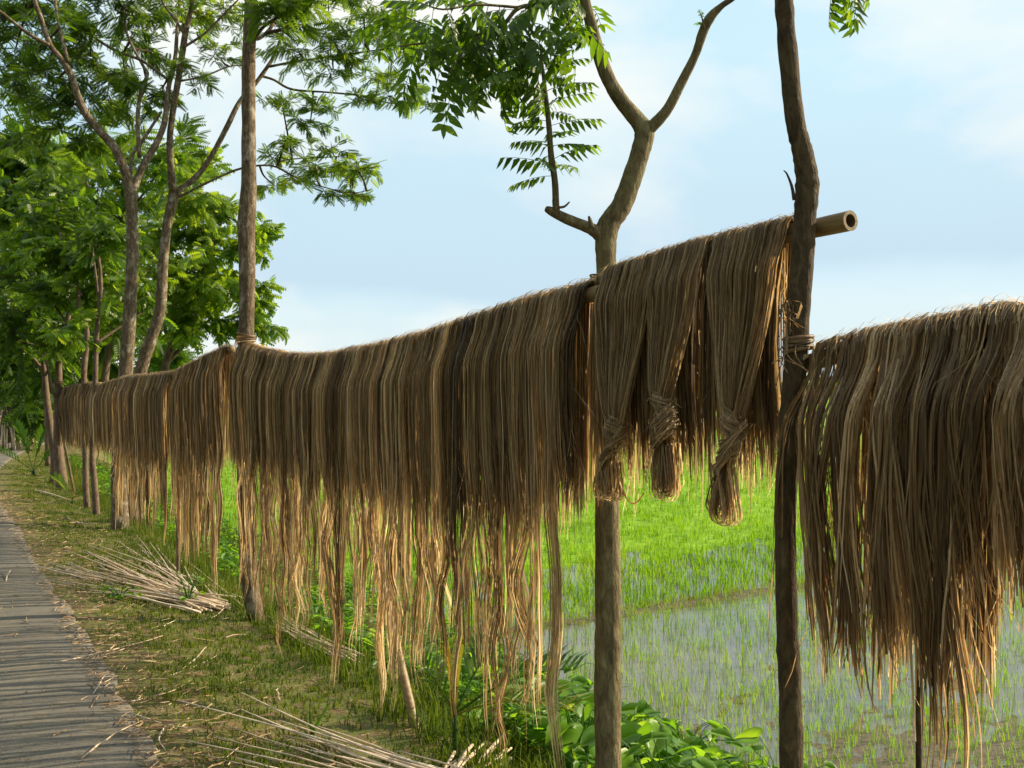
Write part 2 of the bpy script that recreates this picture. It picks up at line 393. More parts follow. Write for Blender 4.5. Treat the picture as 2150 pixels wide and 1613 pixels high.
# ------------------------------------------------------------------ blades: grass and rice
def blades(P, H, W, lean, az, tint, bend=.5):
    """curved tapering blades, three triangles each"""
    n = len(P)
    d = np.stack([np.cos(az), np.sin(az), np.zeros(n)], -1); s = np.stack([-np.sin(az + .6), np.cos(az + .6), np.zeros(n)], -1) * (W / 2)[:, None]
    up = np.array([0, 0, 1.0])
    m_ = P + d * (lean * H * .28)[:, None] + up * (H * .55)[:, None]
    e_ = P + d * (lean * H)[:, None] + up * (H * (1 - .35 * np.abs(lean)))[:, None]
    V = np.stack([P - s, P + s, m_ - s * .75, m_ + s * .75, e_], 1).reshape(-1, 3)
    b = (np.arange(n) * 5)[:, None]
    F = np.stack([b + [0, 1, 3], b + [0, 3, 2], b + [2, 3, 4]], 1).reshape(-1, 3)
    return V, F, np.repeat(tint, 5)
def tufts(n, xy, hmin, hmax, wd, k, spread, tint_mu, lean=.6, zoff=0.0):
    X = np.repeat(xy[:, 0], k) + rng.normal(0, spread, n * k); Y = np.repeat(xy[:, 1], k) + rng.normal(0, spread, n * k)
    Z = ground(X, Y) + zoff
    H = rng.uniform(hmin, hmax, n * k)
    tt = np.clip(np.repeat(tint_mu, k) + rng.normal(0, .13, n * k), 0, 1)
    return blades(np.stack([X, Y, Z], -1), H, wd * rng.uniform(.7, 1.3, n * k), rng.uniform(.1, lean, n * k), rng.uniform(0, 6.28, n * k), tt)

# short grass on the verge: yellowish, thin and dry by the asphalt, greener towards the bank
n = 44000
y = 2.2 + 26 * rng.random(n) ** 1.9; s = rng.uniform(0.0, 2.3, n); x = edge(y) + s
patch = vnoise(x, y, 2.3, 5.) * .6 + vnoise(x, y, 6., 1.) * .4
bare = np.exp(-((x - 1.75) / .45) ** 2 - ((y - 4.6) / .6) ** 2)
keep = (rng.random(n) < smooth(.04, .50, s + patch * .28)) & (rng.random(n) > bare * .9)
x, y, s, patch = x[keep], y[keep], s[keep], patch[keep]
tm = np.clip(.40 - .20 * smooth(.05, .9, s) - .28 * patch, .02, 1)
V, F, T = tufts(len(x), np.stack([x, y], -1), .018, .055, .0068, 3, .020, tm, 1.0)
props(mk("verge_grass", V, F, M['grass'], None, False, T), "short yellowish green grass on the road verge", "grass", None, "stuff")

# taller weeds and grass on the bank behind the line
n = 7000
y = 2.4 + 24 * rng.random(n) ** 1.6; s = rng.uniform(1.15, 3.5, n); x = edge(np.minimum(y, 24)) + s
V, F, T = tufts(n, np.stack([x, y], -1), .06, .22, .008, 5, .03, np.clip(.22 + .2 * vnoise(x, y, 2, 2), 0, 1), .8)
props(mk("bank_grass", V, F, M['grass'], None, False, T), "longer green grass on the bank below the line", "grass", None, "stuff")

# straw litter between asphalt and grass
n = 4200
y = 2.3 + 15 * rng.random(n) ** 1.5; s = np.abs(rng.normal(0, .33, n)) - .10; s = np.where(rng.random(n) < .12, rng.uniform(-.7, 1.3, n), s)
hot = np.exp(-((y - 12.6) / 1.2) ** 2) + np.exp(-((y - 9.6) / 1.0) ** 2)
s = np.where(rng.random(n) < hot * .6, rng.uniform(0, 1.0, n), s)
x = edge(y) + s
Z = np.where(s < 0, .017, ground(x, y) + .006 + rng.random(n) * .025)
az = rng.uniform(0, 3.14, n); ln = rng.uniform(.015, .09, n) * (1 + (rng.random(n) < .06) * 1.6); wd = rng.uniform(.0012, .0035, n)
d = np.stack([np.cos(az), np.sin(az), rng.normal(0, .10, n)], -1) * (ln / 2)[:, None]; q = np.stack([-np.sin(az), np.cos(az), np.zeros(n)], -1) * wd[:, None]
c = np.stack([x, y, Z + np.abs(d[:, 2])], -1); up = np.array([0, 0, 1.]) * wd[:, None] * 1.2
V = np.stack([c - d - q, c - d + q, c - d + up, c + d - q, c + d + q, c + d + up], 1).reshape(-1, 3); b = (np.arange(n) * 6)[:, None]
F = np.stack([b + [0, 3, 5, 2], b + [2, 5, 4, 1]], 1).reshape(-1, 4)
props(mk("straw_litter", V, F, M['straw'], None, False, np.repeat(rng.random(n) ** 1.5 * .9, 6)), "dry broken straw littering the edge of the asphalt", "straw", None, "stuff")

# rice: dense beyond the bund, sparse transplanted seedlings on this side
n = 40000
dd = 8.5 * (75 / 8.5) ** (rng.random(n) ** .8); aa = rng.uniform(-.52, .46, n)
x = dd * (math.sin(TH) + np.tan(aa) * math.cos(TH)); y = dd * (math.cos(TH) - np.tan(aa) * math.sin(TH))
ok = (y > BUND_Y + .10) & (x > 4.2 - .15 * rng.random(n)); x, y, dd = x[ok], y[ok], dd[ok]; n = len(x)
V, F, T = tufts(n, np.stack([x, y], -1), .11, .23, .0100 * np.repeat(np.sqrt(np.clip(dd / 12, .8, 4)), 5), 5, .045, np.clip(.48 + .25 * vnoise(x, y, .7, 8), 0, 1), .45, -.02)
props(mk("rice_plants", V, F, M['rice'], None, False, T), "dense bright green young rice standing in the field", "rice", None, "stuff")
n = 15000
y = rng.uniform(.8, BUND_Y + .1, n); x = 4.0 + 11 * rng.random(n) ** 1.15
row = np.round((y + .12 * x) / .17) * .17 - .12 * x; y = row + rng.normal(0, .03, n)
V, F, T = tufts(n, np.stack([x, y], -1), 0.06, .19, .0045, 3, .022, np.clip(.55 + .25 * vnoise(x, y, .9, 3), 0, 1), .5, -.01)
props(mk("rice_seedlings", V, F, M['rice'], None, False, T), "thin rice seedlings scattered over the watery near plot", "rice", None, "stuff")
n = 500
x = 3.8 + rng.random(n) * 12; y = BUND_Y + .08 * np.sin(x * .9) + rng.normal(0, .1, n)
V, F, T = tufts(n, np.stack([x, y], -1), .03, .12, .006, 5, .03, np.full(n, .75), .9)
props(mk("bund_grass", V, F, M['grass'], None, False, T), "dry grass along the low mud bund", "grass", None, "stuff")

# ------------------------------------------------------------------ jute fibre
def ribbons(G, paths, widths, twist, tint):
    """one thin flat ribbon per path. paths (m,n,3), widths (m,n), twist (m,n) angle of the flat side from +Y"""
    m_, n_, _ = paths.shape
    sd_ = np.stack([np.sin(twist), np.cos(twist), np.zeros_like(twist)], -1) * widths[..., None] / 2
    V = np.stack([paths - sd_, paths + sd_], 2)
    base = (np.arange(m_) * n_ * 2)[:, None, None]; i = (np.arange(n_ - 1) * 2)[None, :, None]
    F = (base + i + np.array([0, 2, 3, 1])[None, None]).reshape(-1, 4)
    G.add(V.reshape(-1, 3), F, np.repeat(tint, n_ * 2))
def wander(m_, n_, amp):
    a = np.cumsum(rng.normal(0, 1, (m_, n_)), 1); a -= a[:, :1]
    q = np.pad(a, ((0, 0), (2, 2)), mode='edge'); a = sum(q[:, k:k + n_] for k in range(5)) / 5
    return a * amp / math.sqrt(n_)

def hank(parent, y0, y1, zc, r, zback, zlong, dens, frac_long, mat, wid=.0045, nsub=2, gather=.8, wav=.012, xp=FX, front_short=None, tint0=.45, name="hank", gd=.12, bulge=.010, ragged=.045, droop=.20, blunt=.2, lockd=.8, flow=0.0, rjit=.011, subtint=.08, puff=.030):
    """fibres hung over the pole (centre height zc(y), radius r): the back falls to zback, a part of the front to zlong"""
    G = Geo()
    lo, hi = min(y0, y1), max(y0, y1)
    m_ = max(8, int((hi - lo) * dens))
    yy = np.sort(rng.uniform(lo, hi, m_)); zt = np.array([zc(v) for v in yy])
    nb, na, nf = 5, 6, 18
    rj = r + np.abs(rng.normal(0, rjit, m_)) + .002
    lock = np.cos((yy - (lo + hi) / 2) / (hi - lo) * 2.6)                 # a hank is rounder in its middle
    zb = zback + rng.normal(0, ragged, m_) + (rng.random(m_) < .2) * rng.normal(0, ragged * 1.4, m_)
    fs = zback if front_short is None else front_short
    long_ = rng.random(m_) < frac_long
    cs = np.linspace(lo, hi, nsub * 2 + 1)[1::2] + rng.normal(0, .010, nsub)
    sub = np.argmin(np.abs(yy[:, None] - cs[None] + rng.normal(0, .010, (m_, nsub))), 1)
    subl = rng.uniform(-.12, .22, nsub)
    zf = np.where(long_, zlong + subl[sub] + np.abs(rng.normal(0, .22, m_)), fs + rng.normal(0, ragged * 1.2, m_))
    zf = np.minimum(zf, np.minimum(fs + .06, zt - .12)); zb = np.minimum(zb, zt - .12)
    tb = np.linspace(0, 1, nb)[None]
    zbk = zb[:, None] + (zt - zb)[:, None] * tb
    xbk = xp + rj[:, None] * (.7 + .3 * tb) + rng.normal(0, .006, (m_, 1)) * (1 - tb)
    ybk = yy[:, None] + wander(m_, nb, .012)[:, ::-1] + rng.normal(0, .012, (m_, 1)) * (1 - tb)
    a = np.linspace(0, math.pi, na + 2)[1:-1][None]
    xa = xp + rj[:, None] * np.cos(a); za = zt[:, None] + rj[:, None] * np.sin(a); ya = yy[:, None] + 0 * a
    tf = np.linspace(0, 1, nf)[None]
    zfr = zt[:, None] + (zf - zt)[:, None] * tf
    d = zt[:, None] - zfr
    dg = (zt - fs)[:, None]                                             # depth at which the back layer ends
    g = smooth(-.50, .40, d - dg + gd) * gather * np.where(long_, 1, .35)[:, None]
    kd = np.linspace(0, 2.6, 27)
    wy = np.zeros((nsub, 27)); wx_ = np.zeros((nsub, 27))
    for q in range(nsub):
        for arr in (wy, wx_):
            v = rng.normal(0, 1, 27) + .8 * np.sin(kd * rng.uniform(14, 26) + rng.uniform(0, 6.28)); arr[q] = np.convolve(v, [.25, .5, .25], 'same') * wav * rng.uniform(.6, 1.5)
    ramp_ = smooth(-.25, .35, d - dg + .10)
    ycen = np.zeros_like(d); wx = np.zeros_like(d)
    for q in range(nsub):
        k_ = sub == q
        ycen[k_] = cs[q] + np.interp(d[k_], kd, wy[q]) * ramp_[k_]; wx[k_] = np.interp(d[k_], kd, wx_[q]) * ramp_[k_]
    drift = (rng.normal(0, .035, nsub)[sub])[:, None] * ramp_ * np.clip(d - dg, 0, 2)
    if flow:
        fl_ = np.zeros_like(d)
        for q in range(nsub):
            k_ = sub == q; v = np.cumsum(rng.normal(0, 1, 14)); v -= v[0]; v = np.convolve(np.pad(v, 1, mode='edge'), [.25, .5, .25], 'valid')
            fl_[k_] = np.interp(d[k_], np.linspace(0, 1.3, 14), v) * flow * smooth(0, .15, d[k_])
        drift = drift + fl_
    loc = rng.normal(0, .0048, (m_, 1)) * (1 + .5 * np.sin(d * 9 + cs[sub][:, None] * 40))
    yfr = yy[:, None] * (1 - g) + (ycen + loc) * g + wander(m_, nf, .014) + drift
    xfr = xp - rj[:, None] - (puff + bulge * lock[:, None]) * smooth(-.03, droop, d) + (r * .7) * smooth(.25, .9, d) + rng.normal(0, .006, (m_, 1)) * smooth(0, .2, d) + wx + wander(m_, nf, .008)
    hw = np.array([max(.004, np.abs(yy[sub == q] - cs[q]).max()) if (sub == q).any() else .01 for q in range(nsub)])
    uu = np.clip((yy - cs[sub]) / hw[sub], -.96, .96)                     # place across its own lock, -1 to 1
    xfr = xfr - (np.sqrt(1 - uu * uu) * np.minimum(hw[sub], .02) * lockd)[:, None] * smooth(.02, .18, d)
    P = np.stack([np.concatenate([xbk, xa, xfr], 1), np.concatenate([ybk, ya, yfr], 1), np.concatenate([zbk, za, zfr], 1)], -1)
    n_ = P.shape[1]
    W = rng.uniform(.5, 1.6, (m_, 1)) * wid * np.ones((1, n_))
    W[:, :3] *= np.array([.35, .7, .9]); W *= np.where(rng.random((m_, 1)) < .05, 1.7, 1.0)
    W[:, -3:] *= np.array([.9, .7, 1.0]) * np.array([1, 1, blunt])
    tw = rng.normal(0, .35, (m_, 1)) + wander(m_, n_, .8) + (rng.normal(0, .55, nsub)[sub])[:, None]
    tw[:, nb:nb + na] *= .3
    tw[:, nb + na:] += rng.normal(0, .7, (m_, 1)) * ramp_ + (np.arcsin(uu) * .9)[:, None]
    tint = np.clip(rng.normal(tint0, .21, m_) + rng.normal(0, subtint, nsub)[sub], .03, .98)
    ribbons(G, P, W, tw, tint)
    # loose hairs standing off the hank
    k = max(4, m_ // 6); nn = 9
    hy = rng.uniform(lo, hi, k); hz = np.array([zc(v) for v in hy]) - rng.uniform(.02, .9, k) * (zc(lo) - zback)
    tt_ = np.linspace(0, 1, nn)[None]
    hl = rng.uniform(.06, .25, k)[:, None]
    Ph = np.stack([xp - r - puff - (rng.random((k, 1)) ** 2 * .05) * np.sin(tt_ * rng.uniform(1.6, 3.1, (k, 1))), hy[:, None] + wander(k, nn, .09), hz[:, None] - hl * tt_], -1)
    ribbons(G, Ph, np.full((k, nn), .0013), rng.normal(0, .6, (k, nn)), np.clip(rng.normal(.8, .1, k), 0, 1))
    k = max(2, m_ // 16); hy = rng.uniform(lo, hi, k); hz = np.array([zc(v) for v in hy]) - rng.uniform(.05, .8, k) * (zc(lo) - zback)      # strands lying across
    Ph = np.stack([xp - r - puff - bulge - .012 - .012 * rng.random((k, 1)) + 0 * tt_, hy[:, None] + wander(k, nn, .10) + rng.normal(0, .03, (k, 1)) * tt_, hz[:, None] - rng.uniform(.12, .4, k)[:, None] * tt_], -1)
    ribbons(G, Ph, np.full((k, nn), wid * .8) * np.sin(np.linspace(.3, 2.9, nn))[None], rng.normal(0, .5, (k, nn)), np.clip(rng.normal(.6, .2, k), 0, 1))
    k = max(4, m_ // 7); hy = rng.uniform(lo, hi, k); hz = np.array([zc(v) for v in hy]); a2 = np.linspace(rng.uniform(-.3, .5, k), rng.uniform(2.4, 3.5, k), 9).T
    rr2 = (r + rng.uniform(.008, .024, k))[:, None] * (1 + .15 * np.sin(a2 * 1.5 + rng.uniform(0, 6, (k, 1))))
    Ph = np.stack([xp + rr2 * np.cos(a2), hy[:, None] + wander(k, 9, .02), hz[:, None] + rr2 * np.sin(a2)], -1)
    ribbons(G, Ph, np.full((k, 9), .0016), rng.normal(0, .4, (k, 9)), np.clip(rng.normal(.85, .1, k), 0, 1))
    return G.build(name, mat, parent)

def line_fn(pts, x=FX):
    """photo points along the top of the fibre -> height as a function of y in the plane x"""
    q = np.array([FP(px, py, x) for px, py in pts]); q = q[np.argsort(q[:, 1])]
    return (lambda v: float(np.interp(v, q[:, 1], q[:, 2]))), q
def z_fn(pts, x=FX):
    q = np.array([FP(px, py, x) for px, py in pts]); q = q[np.argsort(q[:, 1])]
    return lambda v: float(np.interp(v, q[:, 1], q[:, 2]))
def ypx(px, x=FX): return FP(px, 800, x)[1]

def bamboo(name, label, P, r, group=None, hollow=False, mat='bamboo', cat="bamboo pole"):
    P = np.asarray(P, float); base = P[0]
    t_ = thing(name, label, cat, base, group)
    L_ = np.concatenate([[0], np.cumsum(np.linalg.norm(np.diff(P, axis=0), axis=1))])
    n_ = max(12, int(L_[-1] / .03)); l = np.linspace(0, L_[-1], n_)
    Q = np.stack([np.interp(l, L_, P[:, k]) for k in range(3)], -1)
    R = r * (1 + .10 * np.exp(-(((l % .34) - .17) / .014) ** 2)) * (1 - .10 * l / L_[-1])
    if hollow:
        V, F = tube(Q, R, 16, .015, 3, cap=False); mk("culm", V, F, M[mat], t_)
        e = Q[0]; d_ = (Q[3] - Q[0]) / np.linalg.norm(Q[3] - Q[0])
        Vi, Fi = tube(np.array([e, e + d_ * .02, e + d_ * .14]), np.array([.66, .66, .62]) * r, 16, cap=False); mk("hollow", Vi, Fi[:, ::-1], M['bamboo_in'], t_)
        V1, _ = tube(Q[:2], R[:2], 16, cap=False); V2, _ = tube(np.array([e, e + d_ * .02]), np.array([.66, .66]) * r, 16, cap=False)
        j = np.arange(16); rim = np.concatenate([V1[:16], V2[:16]]); mk("cut_rim", rim, np.stack([j, (j + 1) % 16, (j + 1) % 16 + 16, j + 16], -1), M['bamboo'], t_, False)
        Vd, Fd = tube(np.array([e + d_ * .135, e + d_ * .14]), np.array([.64, .64]) * r, 16); mk("node_wall", Vd, Fd, M['bamboo_in'], t_)
    else:
        V, F = tube(Q, R, 12, .02, 5); mk("culm", V, F, M[mat], t_)
    return t_

PR = .032
# --- the spans of the line
top_main, qm = line_fn([(488, 720), (503, 716), (525, 722), (560, 733), (600, 741), (650, 743), (700, 740), (800, 720), (900, 695), (1000, 661), (1100, 629), (1210, 599), (1250, 590)])
def off(f, dz): return lambda v: f(v) - dz
pole_main = off(top_main, PR + .012)
bot_main = z_fn([(490, 965), (600, 985), (700, 1020), (850, 1045), (1000, 1075), (1100, 1082), (1180, 1065), (1250, 1010)], FX - .05)
y_a, y_b = ypx(1230, FX - .035), ypx(500, FX - .05)
yp = np.linspace(y_a - .05, y_b + .06, 40)
bamboo("bamboo_pole", "sagging bamboo pole under the longest jute curtain, dark cut end beside the forked tree", np.stack([np.full(40, FX), yp, [pole_main(v) for v in yp]], -1), PR - .004, "poles of the drying line", True)
cur = thing("jute_curtain", "longest jute curtain, stringy wavy ends reaching down beside the forked tree", "jute fibre", (FX, (y_a + y_b) / 2, 0), "jute hung on the drying line")
y = y_a
while y < y_b:
    wv = rng.uniform(.045, .085); gap = rng.uniform(.0, .004) if rng.random() < .76 else rng.uniform(.009, .020)
    f = (y - y_a) / (y_b - y_a)
    zg = ground(FX, y)
    zl = zg + rng.uniform(.02, .45) if rng.random() < .72 else zg + rng.uniform(.45, .85)
    if f < .30: zl = zg + rng.uniform(.24, .66)
    if f < .012: zl = bot_main(y) - .12
    hank(cur, y, min(y + wv, y_b), pole_main, PR, bot_main(y), zl, 1150, (rng.uniform(.24, .48) if f < .5 else rng.uniform(.22, .42)) if y < y_b - .40 else .10, M['fibre'], wid=.0042, nsub=int(rng.integers(1, 3)), wav=.022, tint0=rng.normal(.45, .12), gather=.96, flow=.004)
    y += wv + gap

# --- farther spans
def far_span(pts, bots, px0, px1, label, longs, fl, tint0=.40, x=FX, step=(.07, .12), dens=430):
    tp, _ = line_fn(pts, x); pole = off(tp, PR + .012); bt = z_fn(bots, x)
    ya, yb = ypx(px1, x), ypx(px0, x)
    yp = np.linspace(ya - .04, yb + .05, 30)
    c_ = thing("jute_curtain", label, "jute fibre", (x, (ya + yb) / 2, 0), "jute hung on the drying line")
    y = ya
    while y < yb:
        wv = rng.uniform(*step)
        zg = float(ground(x, y))
        hank(c_, y, min(y + wv, yb), pole, PR, bt(y), zg + rng.uniform(*longs), dens, fl, M['fibre'], wid=.0075, nsub=int(rng.integers(1, 3)), wav=.014, tint0=rng.normal(tint0, .06), gather=.88, xp=x)
        y += wv + (rng.uniform(0, .005) if rng.random() < .85 else .015)
    return np.stack([np.full(30, x), yp, [pole(v) for v in yp]], -1)
pp = far_span([(372, 778), (380, 774), (430, 748), (482, 722)], [(372, 975), (430, 975), (486, 965)], 377, 484, "jute curtain rising to the tall straight trunk, left of it, with long pale ends", (.0, .45), .42)
bamboo("bamboo_pole", "thin pole under the jute left of the tall straight trunk", pp, PR - .005, "poles of the drying line")
pp = far_span([(255, 793), (262, 790), (320, 785), (366, 779)], [(250, 948), (300, 965), (368, 975)], 256, 366, "jute curtain between the brown post and the pale twin-forked trunk, long ends", (.0, .5), .40)
bamboo("bamboo_pole", "thin pole under the jute right of the pale forked trunk", pp, PR - .005, "poles of the drying line")
pp = far_span([(178, 805), (190, 803), (215, 806), (235, 799), (256, 793)], [(178, 935), (215, 935), (256, 940)], 180, 254, "short jute curtain just left of the pale forked trunk, ragged lower edge", (.75, .95), .2)
bamboo("bamboo_pole", "thin pole under the short jute left of the pale forked trunk", pp, PR - .005, "poles of the drying line")
pp = far_span([(128, 815), (150, 810), (180, 805)], [(128, 918), (150, 925), (178, 935)], 134, 178, "farthest short jute curtain, tied to the leaning roadside trunk", (.75, .95), .2)
bamboo("bamboo_pole", "thin pole under the farthest jute", pp, PR - .005, "poles of the drying line")

# --- the span between the forked tree and the sapling, with three knotted hanks
XB = 2.03
top_mid, _ = line_fn([(1180, 598), (1250, 578), (1350, 546), (1480, 507), (1650, 466), (1800, 432)], XB)
RB = .0265
pole_mid = off(top_mid, RB + .008)
ym0, ym1 = ypx(1786, XB), ypx(1238, XB)
yp = np.linspace(ym0, ym1, 30)
bamboo("bamboo_pole", "thick hollow bamboo pole, its cut end jutting out past the dark sapling", np.stack([np.full(30, XB), yp, [pole_mid(v) for v in yp]], -1), RB, "poles of the drying line", True)
cur = thing("jute_curtain", "jute curtain behind the three knotted hanks, ragged backlit lower edge", "jute fibre", (XB, ypx(1450, XB), 0), "jute hung on the drying line")
botm = z_fn([(1250, 985), (1330, 965), (1400, 975), (1480, 975), (1530, 965), (1640, 985)], XB)
edges_px = [1252, 1276, 1301, 1328, 1356, 1384, 1413, 1444, 1471, 1486, 1517, 1550, 1583, 1617, 1646]
for a_, b_ in zip(edges_px[:-1], edges_px[1:]):
    if a_ == 1471: continue
    ya, yb = ypx(b_ - 1.5, XB - .02), ypx(a_, XB - .02)
    hank(cur, ya, yb, pole_mid, RB + .002, botm((ya + yb) / 2), botm(ya) + .0, 1200, .3, M['fibre'], wid=.0042, nsub=2, flow=.004, gather=.3, wav=.004, xp=XB + .018, tint0=rng.normal(.36, .06), front_short=botm(ya) + .04, puff=.002, bulge=.003)

def knotted(px_a, px_b, kpx, kpy, tail, label, seed, fold):
    """hank gathered from the pole to a knot, then a folded tail hanging from it"""
    g = np.random.default_rng(seed)
    xk = XB - .105
    K = FP(kpx, kpy, xk)
    t_ = thing("knotted_jute_hank", label, "jute hank", (K[0], K[1], K[2] - .2), "knotted jute hanks")
    G = Geo()
    m_ = 300
    ya, yb = ypx(px_b, XB - .065), ypx(px_a, XB - .065)
    yy = np.sort(g.uniform(ya, yb, m_)); zt = np.array([pole_mid(v) for v in yy])
    na, nf = 7, 20
    rj = RB + .014 + np.abs(g.normal(0, .006, m_))
    a = np.linspace(.2, math.pi, na)[None]; tf = np.linspace(0, 1, nf + 1)[None, 1:]
    xa = XB + rj[:, None] * np.cos(a); za = zt[:, None] + rj[:, None] * np.sin(a); ya_ = yy[:, None] + 0 * a
    zk = K[2] + .03
    zfr = zt[:, None] + (zk - zt)[:, None] * tf
    gth = (tf ** 1.7) * .93
    un = (yy - yy.mean()) / (yb - ya)
    ysh = yy[:, None] * (1 - gth) + (K[1] + un[:, None] * .055) * gth + wander(m_, nf, .010) * (1 - tf)
    depth = g.uniform(-1, 1, (m_, 1)) * .016
    xsh = (XB - rj[:, None] - .030 * smooth(-.03, .22, tf)) * (1 - smooth(0.2, 1, tf)) + (xk + depth) * smooth(0.2, 1, tf) + wander(m_, nf, .006)
    P = np.stack([np.concatenate([xa, xsh], 1), np.concatenate([ya_, ysh], 1), np.concatenate([za, zfr], 1)], -1)
    W = g.uniform(.0022, .005, (m_, 1)) * np.ones((1, P.shape[1])); W[:, -6:] *= .8
    tw = g.normal(0, .4, (m_, 1)) + wander(m_, P.shape[1], .7) + (np.sin(un * 38 + seed) * .7)[:, None]; tw[:, :na] *= .3
    P[:, na:, 0] -= (.006 * np.cos(un * 38 + seed))[:, None] * smooth(0, .2, tf)
    ribbons(G, P, W, tw, np.clip(g.normal(.50, .18, m_), .05, .97))
    G.build("fibres", M['fibre'], t_)
    ax = Vector((0, fold[0], -1)).normalized()
    def coil(r0, r1, h, z0, turns, wd, tl, nm, sq=.75, cy=0.0):
        G = Geo(); lop = g.uniform(0, 6.28)
        k_ = turns; nn = 26
        for q in range(k_):
            f = q / max(1, k_ - 1)
            th = np.linspace(0, 2 * math.pi, nn)
            rr = (r0 + (r1 - r0) * math.sin(f * math.pi * .85 + .25)) * (1 + .07 * g.normal() + .10 * np.sin(th * 2 + lop) + .05 * np.sin(th * 3 + lop * 2))
            zc_ = z0 - h * f + (tl + .25 * g.normal() * abs(tl)) * np.cos(th + .5) * rr
            cyy = cy - f * h * fold[0]
            P = np.stack([K[0] + rr * sq * np.sin(th), K[1] + cyy + rr * np.cos(th), K[2] + zc_], -1)
            T_ = np.stack([np.sin(th) * 1.0, np.cos(th), 0 * th], -1); up = np.tile([0, 0, wd / 2], (nn, 1))
            bulge = T_ * wd * .35
            V = np.stack([P - up, P + bulge, P + up], 1).reshape(-1, 3)
            i = (np.arange(nn - 1) * 3)[:, None, None]; kk = np.arange(2)[None, :, None]
            F = (i + kk + np.array([0, 3, 4, 1])[None, None]).reshape(-1, 4)
            G.add(V, F, float(np.clip(g.normal(.62, .17), .1, .98)))
        for q in range(30):                                                # fibres working loose
            a0 = g.uniform(1.2, 5.1); p0 = np.array([K[0] + r1 * sq * math.sin(a0), K[1] + cy + r1 * math.cos(a0), K[2] + z0 - h * g.random()])
            P = catmull([p0, p0 + g.normal(0, .014, 3) + [-.008, 0, -.01], p0 + g.normal(0, .02, 3) + [-.008, 0, -.035]], 4)[None]
            ribbons(G, P, np.full((1, P.shape[1]), g.uniform(.0012, .003)), g.normal(0, 1, (1, P.shape[1])), np.array([g.uniform(.4, .95)]))
        return G.build(nm, M['fibre'], t_)
    coil(.023, .034, .066, .045, 44, .0055, .30 + .1 * g.normal(), "knot")
    coil(.033, .047, .080, -.012, 56, .0055, -.62 + .2 * g.normal(), "knot", .7, -.02 * fold[0])
    # folded tail: ribbons run down, turn in a loop and come back up
    G = Geo(); m_ = 70; nn = 24
    tz, ty, wdt = tail
    u = np.linspace(0, 1, nn)
    for q in range(m_):
        f = g.uniform(0, 1); L_ = tz * (.70 + .30 * f); rl = .010 + .022 * f * g.uniform(.7, 1.2)
        ph = np.clip((u - .5) / .22, 0, 1) * math.pi
        yl = np.where(u < .5, 0, rl * (1 - np.cos(ph))); zl_ = np.where(u < .5, u / .5 * (L_ - rl), (L_ - rl) + rl * np.sin(ph))
        zl_ = np.where(u > .72, (L_ - rl) * (1 - (u - .72) / .28 * .75), zl_); yl = np.where(u > .72, 2 * rl * (1 - .6 * (u - .72) / .28), yl)
        side = g.uniform(-1, 1) * wdt * (.45 + .55 * smooth(0, .4, u))
        P = np.stack([K[0] + g.normal(0, .010) - .012 * np.sin(u * 3.1) * g.uniform(0, 1.5), K[1] - .075 * fold[0] + side - ty * np.clip(u / .5, 0, 1) - yl, K[2] - .065 - zl_], -1)[None]
        ribbons(G, P, np.full((1, nn), g.uniform(.004, .007)), g.normal(0, .35, (1, 1)) + .5 * np.sin(u * 3 + g.uniform(0, 2))[None], np.array([np.clip(g.normal(.55, .17), .05, .95)]))
    G.build("tail_loop", M['fibre'], t_)
    return t_
knotted(1252, 1365, 1298, 908, (.165, -.03, .045), "knotted jute hank nearest the forked tree, tail loop against its trunk", 3, (-.55, 0))
knotted(1367, 1470, 1388, 858, (.215, -.005, .042), "middle knotted jute hank, its knot higher than the other two", 4, (.22, 0))
knotted(1487, 1640, 1543, 900, (.21, -.045, .032), "knotted jute hank nearest the dark sapling, broad pale loop below", 5, (-.28, 0))
# a fibre strand looping from knot to knot
A_, B_ = FP(1303, 1020, XB - .1), FP(1352, 1035, XB - .1)
tt = np.linspace(0, 1, 14); P = A_ + (B_ - A_) * tt[:, None]; P[:, 2] -= .045 * np.sin(tt * 3.14)
V, F = tube(P, .0028, 6); props(mk("jute_strand", V, F, M['fibre'], None, True, np.full(len(V), .7)), "single jute strand looping between the two left knots", "jute strand")

# --- near curtain right of the sapling
XR = 2.0
top_r, _ = line_fn([(1660, 735), (1700, 722), (1760, 703), (1850, 680), (1950, 662), (2010, 652), (2060, 640), (2100, 632), (2160, 634), (2330, 610)], XR)
pole_r = off(top_r, PR + .018)
yp = np.linspace(ypx(2330, XR), ypx(1668, XR), 30)
bamboo("bamboo_pole", "pole lashed low on the dark sapling, under the nearest jute curtain", np.stack([np.full(30, XR), yp, [pole_r(v) for v in yp]], -1), PR - .006, "poles of the drying line")
botr = z_fn([(1640, 1250), (1720, 1300), (1790, 1370), (1850, 1400), (1940, 1415), (2000, 1420), (2036, 1400), (2046, 1290), (2090, 1265), (2150, 1290), (2330, 1350)], XR - .05)
cur = thing("jute_curtain", "nearest dark jute curtain at the right, torn strips hanging at its bottom", "jute fibre", (XR, ypx(1920, XR), 0), "jute hung on the drying line")
px = 1701
